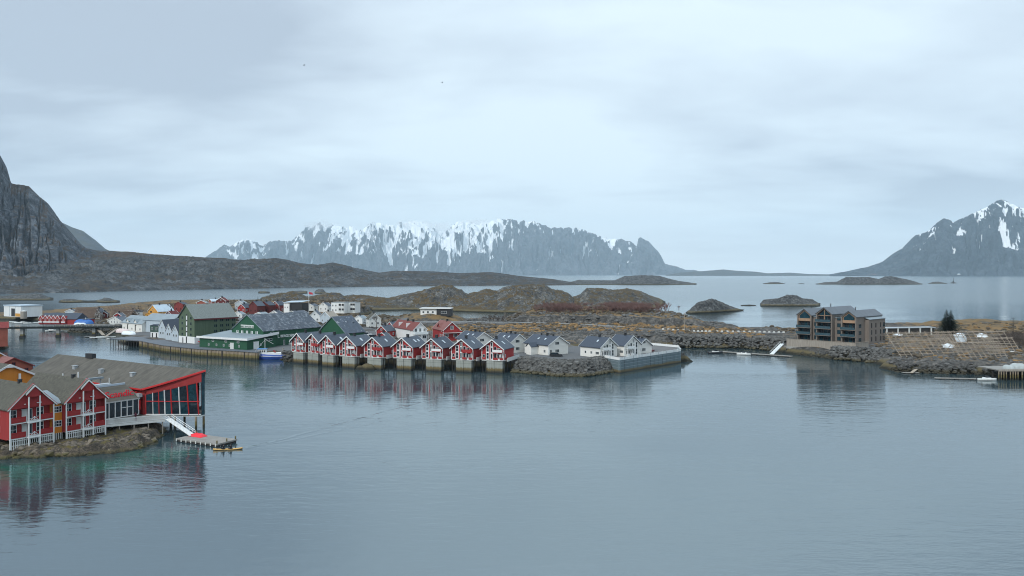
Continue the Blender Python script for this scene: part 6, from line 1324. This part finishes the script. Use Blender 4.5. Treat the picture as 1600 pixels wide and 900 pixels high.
# drying racks on the right
rack('wide bare pole drying rack nearest the apartments', G(1391, 556, 2.9)[:2]+(2.9,), .28, 27, 11, 5.6, 12, 6, pole, .5)
rack('back bare pole drying rack in front of the long black shed', G(1385, 540, 3.4)[:2]+(3.2,), .14, 29, 11, 5.4, 11, 5, pole, .5)
rack('bare pole drying rack in the middle, ending by the single white hut of sheeting', G(1487, 561, 2.9)[:2]+(2.9,), .22, 19, 10, 5.6, 10, 6, pole, .5)
rack('bare pole drying rack behind the middle one, below the spruce', G(1462, 541, 3.2)[:2]+(3.2,), .10, 30, 11, 5.8, 12, 6, pole, .5)
rack('right hand drying rack before the bare bushes', G(1535, 553, 3.0)[:2]+(3.0,), .12, 12, 10, 5.8, 7, 6, pole, .5)
def sheet(px, py, z, w_, h, rz, tilt, lb):
    vs = []; n1, n2 = 9, 7
    for i in range(n1):
        for j in range(n2): u = i/(n1-1); v = j/(n2-1); vs.append((u*w_+.25*sin(v*5), .28*sin(u*9+v*3)+v*tilt, v*h+.22*sin(u*7+v*4)*(1 if 0 < j else .3)))
    o = MB().faces(vs, [(i*n2+j, i*n2+n2+j, i*n2+n2+j+1, i*n2+j+1) for i in range(n1-1) for j in range(n2-1)]).build('plastic_sheet', plastic, None, True)
    sd_ = o.modifiers.new('s', 'SOLIDIFY'); sd_.thickness = .05; o.location = G(px, py, z); o.rotation_euler = (0, 0, rz); return tag(o, lb, 'plastic sheet', 'plastic sheets on the drying racks')
sheet(1494, 535, 4.6, 5.6, 3.6, .3, 1.2, 'large crumpled white sheet draped over the rack right of the spruce')
sheet(1473, 543.5, 6.6, 4.2, 1.3, .0, .5, 'small pale blue white sheet on the rack poles in the middle')
sheet(1526, 527.5, 6.0, 4.0, 1.6, -.3, .9, 'white sheet at the top of the right hand rack')
sheet(1396, 524.5, 5.4, 4.4, .8, .1, .6, 'white sheet lying on the back rack near the apartments')
dome('white_sack', 1582, 552, 3.4, 2.2, 1.5, .9, plastic, 'lone white sack on the track right of the racks', 'sack')
# timber pier at the right edge
a = G(1560, 594.5, 0); r_ = empty('timber_pier', a, R(2), 'weathered timber pier with light piles at the lower right edge', 'pier')
MB().box(0, 24, .3, 10, 3.0, 3.3).build('deck', greyplank, r_); MB().box(0, 24, -.12, .0, 2.8, 3.4).build('edge_beam', greywood, r_)
for i in range(18): MB().bar((.2+i*.8+(i//4)*.5, .1, -2), (.2+i*.8+(i//4)*.5, .1, 2.8), .17 , 6).build('pile', quaywood, r_)
for i in range(7): MB().bar((1+i*2.4, 4, -2), (1+i*2.4, 4, 2.99), .2, 6).build('pile', dwood, r_)
for i, (x, y, s, lb) in enumerate(((5, 3, 1.2, 'grey net heap on the left of the timber pier'), (8.5, 4, 1.6, 'larger pale net heap on the timber pier at the picture edge'))):
    o = dome('net_heap', 800, 700, 0, s*3, s*2, s, mat('net_grey%d' % i if 0 else 'net_grey', (.38, .42, .42), .9), lb, 'net heap', 0); o.location = (a[0]+x, a[1]+y, 3.3)
# poles, beacon, flag
def upole(px, py, z, h, lb, m=None, arm=True, name='utility_pole', cat='utility pole'):
    r = empty(name, G(px, py, z), 0, lb, cat, 'utility poles' if name == 'utility_pole' else None); MB().bar((0, 0, -.5), (0, 0, h), .13, 6).build('pole', m or greywood, r)
    if arm: MB().bar((-1, 0, h-.5), (1, 0, h-.5), .08, 4).build('cross_arm', m or greywood, r)
    return r
upole(1069.5, 517.5, 4.6, 9.2, 'pale utility pole beside the road on the rock spit', greywood)
upole(1583, 520, 4.5, 7.4, 'dark utility pole on the hill at the right edge', dwood)
upole(789, 504, 5, 6, 'thin utility pole beside the road above the channel', greywood)
r_ = empty('flagpole', G(482.5, 488, 7), 0, 'white flagpole with a red flag among the houses on the hill', 'flagpole'); MB().bar((0, 0, -.5), (0, 0, 14), .12, 6, .07).build('pole', white, r_)
MB().faces([(0.1, 0, 13.8), (2.6, .3, 13.2), (2.5, .3, 11.9), (.1, 0, 12.4)], [(0, 1, 2, 3)]).build('flag', flagm, r_)
r_ = empty('flagpole', G(254.5, 508, 3.5), 0, 'white pole rising behind the left blue boat shed', 'flagpole'); MB().bar((0, 0, -.5), (0, 0, 9), .12, 6, .07).build('pole', white, r_)
q = (690*2.2, 0, 0); Yb = 2700; r_ = empty('sea_beacon', ((1489.5-800)/F*Yb, Yb, 0), 0, 'small dark sea beacon on a skerry before the right mountain', 'beacon')
MB().bar((0, 0, -1), (0, 0, 3), 12, 8, 7).build('skerry', mat('skerry_rock', (.06, .06, .06), .9), r_); MB().bar((0, 0, 3), (0, 0, 9), 3, 8, 1.2).build('base', black, r_); MB().bar((0, 0, 9), (0, 0, 20), .8, 6).build('mast', black, r_)
r_ = empty('distant_house', ((1499-800)/F*10850, 10850, 6), 0, 'tiny white building on the shore under the right mountain', 'house'); MB().box(-22, 22, 0, 20, -4, 24).build('wall', white, r_); MB().ext([(-24, 24), (0, 34), (24, 24)], -1, 21).build('roof', paleroof, r_)
# road with guard stones and rail
rp_ = [G(640, 505, 5.2), G(720, 505, 5.2), G(800, 506, 5.5), G(870, 507.5, 5.5), G(920, 509.5, 5.4), G(980, 513, 5.1), G(1040, 516, 4.7), G(1090, 519, 4.4), G(1125, 519.5, 4.4), G(1180, 520, 4.4), G(1228, 521, 4.5)]
mb = MB(); L_, R_v = [], []
for i, p in enumerate(rp_):
    a = np.array(rp_[max(0, i-1)]); b = np.array(rp_[min(len(rp_)-1, i+1)]); d = (b-a)[:2]; d /= np.linalg.norm(d); n_ = np.array((-d[1], d[0])); L_.append((p[0]+n_[0]*2.6, p[1]+n_[1]*2.6+2.4, p[2]+.25)); R_v.append((p[0]-n_[0]*2.6, p[1]-n_[1]*2.6+2.4, p[2]+.25))
for i in range(len(rp_)-1): mb.poly([R_v[i], R_v[i+1], L_[i+1], L_[i]]); mb.poly([R_v[i], R_v[i+1], (R_v[i+1][0], R_v[i+1][1]-.6, R_v[i+1][2]-1.6), (R_v[i][0], R_v[i][1]-.6, R_v[i][2]-1.6)])
tag(mb.build('road', asphalt), 'asphalt road along the rock face behind the cabins', kind='structure')
r_ = empty('crash_barrier', tuple(R_v[0]), 0, 'long steel crash barrier along the road above the houses', 'crash barrier'); b0 = np.array(R_v[0])
m = MB()
for i in range(5): p = np.array(R_v[i])-b0; q = np.array(R_v[i+1])-b0; m.bar(tuple(p+(0, .2, .65)), tuple(q+(0, .2, .65)), .17, 4)
m.build('rail', steel, r_)
for i in range(5):
    for f in (0, .33, .66): p = (np.array(R_v[i])*(1-f)+np.array(R_v[i+1])*f)-b0; MB().box(p[0]-.08, p[0]+.08, p[1]+.25, p[1]+.4, p[2]-.2, p[2]+.7).build('post', steel, r_)
st = None
for i in range(26):
    f = i/25*4; k = min(3, int(f)); f -= k; k += 6; p = np.array(R_v[k])*(1-f)+np.array(R_v[k+1])*f
    if st is None:
        st = MB().ext([(-.55, 0), (.55, 0), (.42, .75), (-.42, .75)], -.25, .25).build('guard_stone', offw); o = st
    else: o = st.copy(); C.objects.link(o)
    o.location = (p[0], p[1]+.3, p[2]-.05); tag(o, 'pale guard stone beside the road on the boulder causeway', 'guard stone', 'guard stones along the causeway road')
# ---------------------------------------------------------------- vegetation
def spruce(loc, h, label, r0=None, tops=1, n=26, group=None):
    r = empty('spruce_tree', loc, random.uniform(0, 6), label, 'spruce', group); r0 = r0 or h*.3
    for t in range(tops):
        ox = (t-(tops-1)/2)*h*.15; MB().bar((ox*.5, 0, -.5), (ox, 0, h*.97), h*.022, 6, .03).build('trunk', bark, r)
        mb = MB()
        for k in range(n):
            f = k/(n-1); z = h*(.06+.92*f); rad = r0*(1-f)**(1.0 if tops == 1 else .92)*(1-.30*(tops-1)*(f > .6))+.12; nb = int((12 if tops > 1 else 9)-4*f)
            for b in range(nb):
                a = 2*pi*(b+random.random()*.8)/nb+k*.7; rl = rad*random.uniform(.7, 1.15); drop = rl*random.uniform(.12, .35)
                c0 = np.array((ox*min(1, f+.5), 0, z)); tip = c0+np.array((cos(a)*rl, sin(a)*rl, -drop)); sd_ = np.array((-sin(a), cos(a), 0))
                for s in range(7):
                    g = (s+.6)/7; c = c0+(tip-c0)*g+np.array((0, 0, .06*sin(g*3))); wd = min(rl, 3.4)*(.30 if tops > 1 else .26)*(1-g*.7)*random.uniform(.6, 1.2); 
                    for q in (-1, 1):
                        e_ = c+sd_*wd*q+np.array((cos(a)*wd*.6, sin(a)*wd*.6, -wd*random.uniform(.25, .7))); wv = np.array((cos(a), sin(a), .3))*(.10*h/11+.05)
                        mb.poly([tuple(c-wv), tuple(e_), tuple(c+wv)])
        mb.build('crown', needle, r)
    return r
spruce((211.5, 372, 3.3), 12.6, 'big double topped spruce behind the drying racks', 7.0, 2, 36)
spruce(G(395.5, 476, 8.5), 5.2, 'small slim spruce left of the darker spruce clump on the left hill', 1.4, 1, 14); spruce(G(403, 477, 8.4), 7.4, 'left of the two dark spruces standing together on the left hill', 2.2, 1, 16); spruce(G(408, 477, 8.2), 6.6, 'right of the two dark spruces standing together on the left hill', 2.2, 1, 16)
spruce(G(489, 479, 9), 7.2, 'lone spruce right of the flagpole', 2.0, 1, 16)
spruce(G(977, 487, 9.5), 5.0, 'single small dark evergreen among the red brown thicket', 2.2, 1, 14)
def shrubmass(name, pts, m, label, hmin=2, hmax=4, kind='stuff', seed=1):
    rs = random.Random(seed); mb = MB()
    for (x, y, z) in pts:
        h = rs.uniform(hmin, hmax)
        for k in range(5):
            a = rs.uniform(0, 6.28); sp = rs.uniform(.15, .5)*h; p = (x, y, z-.3); q = (x+cos(a)*sp*.5, y+sin(a)*sp*.5, z+h*.55); mb.bar(p, q, .07, 3, .05)
            for j in range(5):
                b = a+rs.uniform(-1.2, 1.2); s = rs.uniform(.1, .35)*h; e_ = (q[0]+cos(b)*s, q[1]+sin(b)*s, q[2]+h*rs.uniform(.15, .45)); mb.bar(q, e_, .045, 3, .02)
                for i in range(3):
                    c = b+rs.uniform(-1.3, 1.3); t = rs.uniform(.08, .2)*h; f_ = rs.uniform(.4, 1); g = tuple(q[i2]+(e_[i2]-q[i2])*f_ for i2 in range(3)); mb.bar(g, (g[0]+cos(c)*t, g[1]+sin(c)*t, g[2]+t*.9), .03, 3, .015)
    o = mb.build(name, m); return tag(o, label, None if kind == 'stuff' else 'bush', None, kind if kind == 'stuff' else None)
rs = random.Random(5); pts = []
for i in range(420): px = rs.choice((rs.uniform(836, 1010), rs.gauss(880, 18), rs.gauss(965, 14), rs.gauss(1000, 22))); Y = rs.uniform(450, 502); X = (px-800)/F*Y; pts.append((X, Y, 9.4+.6*sst(455, 480, np.array(Y))+.0))
shrubmass('thicket', pts, twig, 'red brown bare birch thicket on top of the rock face', 3.0, 5.2)
pts = []
for i in range(90): px = rs.uniform(1555, 1604); Y = rs.uniform(300, 345); pts.append(((px-800)/F*Y, Y, 3.6))
shrubmass('thicket', pts, twigd, 'dark bare bushes at the right edge beyond the racks', 2.5, 4.5, seed=2)
pts = [((px-800)/F*Y, Y, 5.0) for px, Y in [(rs.uniform(760, 845), rs.uniform(448, 500)) for _ in range(60)]]
shrubmass('thicket', pts, twigd, 'dark low bushes beside the road above the channel', 1.5, 3.0, seed=3)
pts = [((px-800)/F*Y, Y, 6.2) for px, Y in [(rs.uniform(395, 560), rs.uniform(560, 640)) for _ in range(110)]]
shrubmass('thicket', pts, twigd, 'brown bare bushes between the houses on the left hill', 2, 4, seed=4)
pts = [((px-800)/F*Y, Y, 3.6) for px, Y in [(rs.uniform(560, 760), rs.uniform(395, 440)) for _ in range(120)]]
shrubmass('thicket', pts, twigd, 'low bare scrub on the slope behind the red houses', .8, 2.2, seed=6)
pts = [((px-800)/F*Y, Y, 5.2) for px, Y in [(rs.uniform(215, 380), rs.uniform(520, 640)) for _ in range(60)]]
shrubmass('thicket', pts, twigd, 'bare bushes behind the olive warehouse', 2, 4, seed=7)
def bare_tree(loc, h, label, seed):
    rs = random.Random(seed); r = empty('bare_tree', loc, 0, label, 'tree', 'bare trees'); MB().bar((0, 0, -.4), (.1, 0, h*.45), .2, 6, .13).build('trunk', bark, r); mb = MB()
    def br(p, d, l, rad, k):
        q = tuple(p[i]+d[i]*l for i in range(3)); mb.bar(p, q, rad, 4, rad*.6)
        if k:
            for _ in range(4):
                e_ = np.array(d)+np.array((rs.uniform(-.8, .8), rs.uniform(-.8, .8), rs.uniform(-.2, .5))); e_ /= np.linalg.norm(e_); br(q, tuple(e_), l*rs.uniform(.55, .8), rad*.6, k-1)
    for _ in range(4): a = rs.uniform(0, 6.28); br((.1, 0, h*.42), (cos(a)*.5, sin(a)*.5, .75), h*.22, .1, 3)
    mb.build('branches', twigd, r); return r
bare_tree(G(588, 514, 4.8), 7.5, 'bare grey tree standing before the grey gabled house', 3); bare_tree(G(757, 512, 4.6), 6, 'lone bare tree by the road above the channel', 4) if 0 else None
bare_tree(G(268, 492, 6), 9, 'bare tree between the yellow house roof and the dark red house', 5)
bare_tree(G(1003, 543, 4.2), 4, 'x', 6) if 0 else None
# two gulls
for (px, py, Y, lb) in ((475, 102, 140, 'gull flying high left of the middle of the sky'), (691, 129, 160, 'gull flying high near the middle of the sky')):
    X = (px-CX)/F*Y; Z = CH+(HY-py)/F*Y
    mb = MB(); mb.faces([(-.22, 0, 0), (0, -.05, .03), (.25, 0, .02), (0, .05, .03), (0, 0, -.05)], [(0, 1, 3), (1, 2, 3), (0, 4, 1), (1, 4, 2), (2, 4, 3), (3, 4, 0)]); o = mb.build('gull', cloth); 
    MB().faces([(.06, 0, .02), (-.08, 0, .02), (-.02, .3, .12), (.06, .3, .12), (-.1, .62, .05)], [(0, 1, 2, 3), (3, 2, 4)]).faces([(.06, 0, .02), (-.08, 0, .02), (-.02, -.3, .12), (.06, -.3, .12), (-.1, -.62, .05)], [(0, 1, 2, 3), (3, 2, 4)]).build('wings', cloth, o)
    o.location = (X, Y, Z); o.rotation_euler = (0, 0, .4); tag(o, lb, 'gull')

# tussocks and stones scattered over the slopes
def scatter(name, n, box_, m, s0, s1, label, flat=.5, cond=None, seed=1):
    rs = random.Random(seed); mb = MB(); t = (1+5**.5)/2
    ico = [(-1, t, 0), (1, t, 0), (-1, -t, 0), (1, -t, 0), (0, -1, t), (0, 1, t), (0, -1, -t), (0, 1, -t), (t, 0, -1), (t, 0, 1), (-t, 0, -1), (-t, 0, 1)]
    fc = [(0, 11, 5), (0, 5, 1), (0, 1, 7), (0, 7, 10), (0, 10, 11), (1, 5, 9), (5, 11, 4), (11, 10, 2), (10, 7, 6), (7, 1, 8), (3, 9, 4), (3, 4, 2), (3, 2, 6), (3, 6, 8), (3, 8, 9), (4, 9, 5), (2, 4, 11), (6, 2, 10), (8, 6, 7), (9, 8, 1)]
    k = 0
    while k < n:
        x = rs.uniform(box_[0], box_[1]); y = rs.uniform(box_[2], box_[3]); k += 1
        if cond and not cond(x, y): continue
        z = HGT(x, y)
        if z < .8: continue
        s = rs.uniform(s0, s1)*rs.uniform(.5, 1); a = rs.uniform(0, 6.28); sx, sy, sz = s*rs.uniform(.7, 1.2)/1.9, s*rs.uniform(.5, .9)/1.9, s*flat*rs.uniform(.6, 1.1)/1.9
        mb.faces([(x+(px*cos(a)*sx-py*sin(a)*sy)*rs.uniform(.85, 1.15), y+(px*sin(a)*sx+py*cos(a)*sy)*rs.uniform(.85, 1.15), z+s*.08+pz*sz) for px, py, pz in ico], fc)
    return tag(mb.build(name, m), label, kind='stuff')
tus = mat('ochre_grass', (.22, .135, .055), .95, .5, .35); tusd = mat('dark_heather', (.075, .06, .04), .95, .5, .35); stn = mat('grey_field_stone', (.10, .10, .096), .9, .8, .8)
slope = lambda x, y: 383 < y+max(0, x-60)*.42 < 419
scatter('grass_tussocks', 3200, (-45, 118, 340, 420), tus, .8, 2.2, 'ochre grass tussocks on the slope under the road', .6, slope, 1)
scatter('heather', 2200, (-60, 118, 340, 420), tusd, .8, 2.4, 'dark heather on the slope under the road', .6, slope, 2)
scatter('field_stones', 1100, (-60, 118, 345, 412), stn, .6, 2.2, 'grey stones scattered on the slope behind the cream houses', .6, None, 3)
scatter('heather', 900, (-5, 112, 440, 505), tusd, 1, 3, 'dark heather on top of the rock face', .5, None, 4)
scatter('heather', 1100, (135, 290, 262, 420), tusd, .8, 2.4, 'dark heather among the drying racks', .5, None, 5)
scatter('grass_tussocks', 900, (135, 290, 262, 420), tus, .6, 1.8, 'ochre tussocks among the drying racks', .4, None, 6)
scatter('field_stones', 1000, (130, 230, 255, 330), stn, .4, 1.5, 'grey stones among the drying racks', .6, None, 7)
scatter('field_stones', 1200, (-30, 120, 425, 560), stn, .8, 2.6, 'grey stones on the rock spit', .5, None, 8)
scatter('heather', 1500, (-260, -60, 420, 760), tusd, 1.2, 3.5, 'dark scrub on the town hill', .6, None, 9)
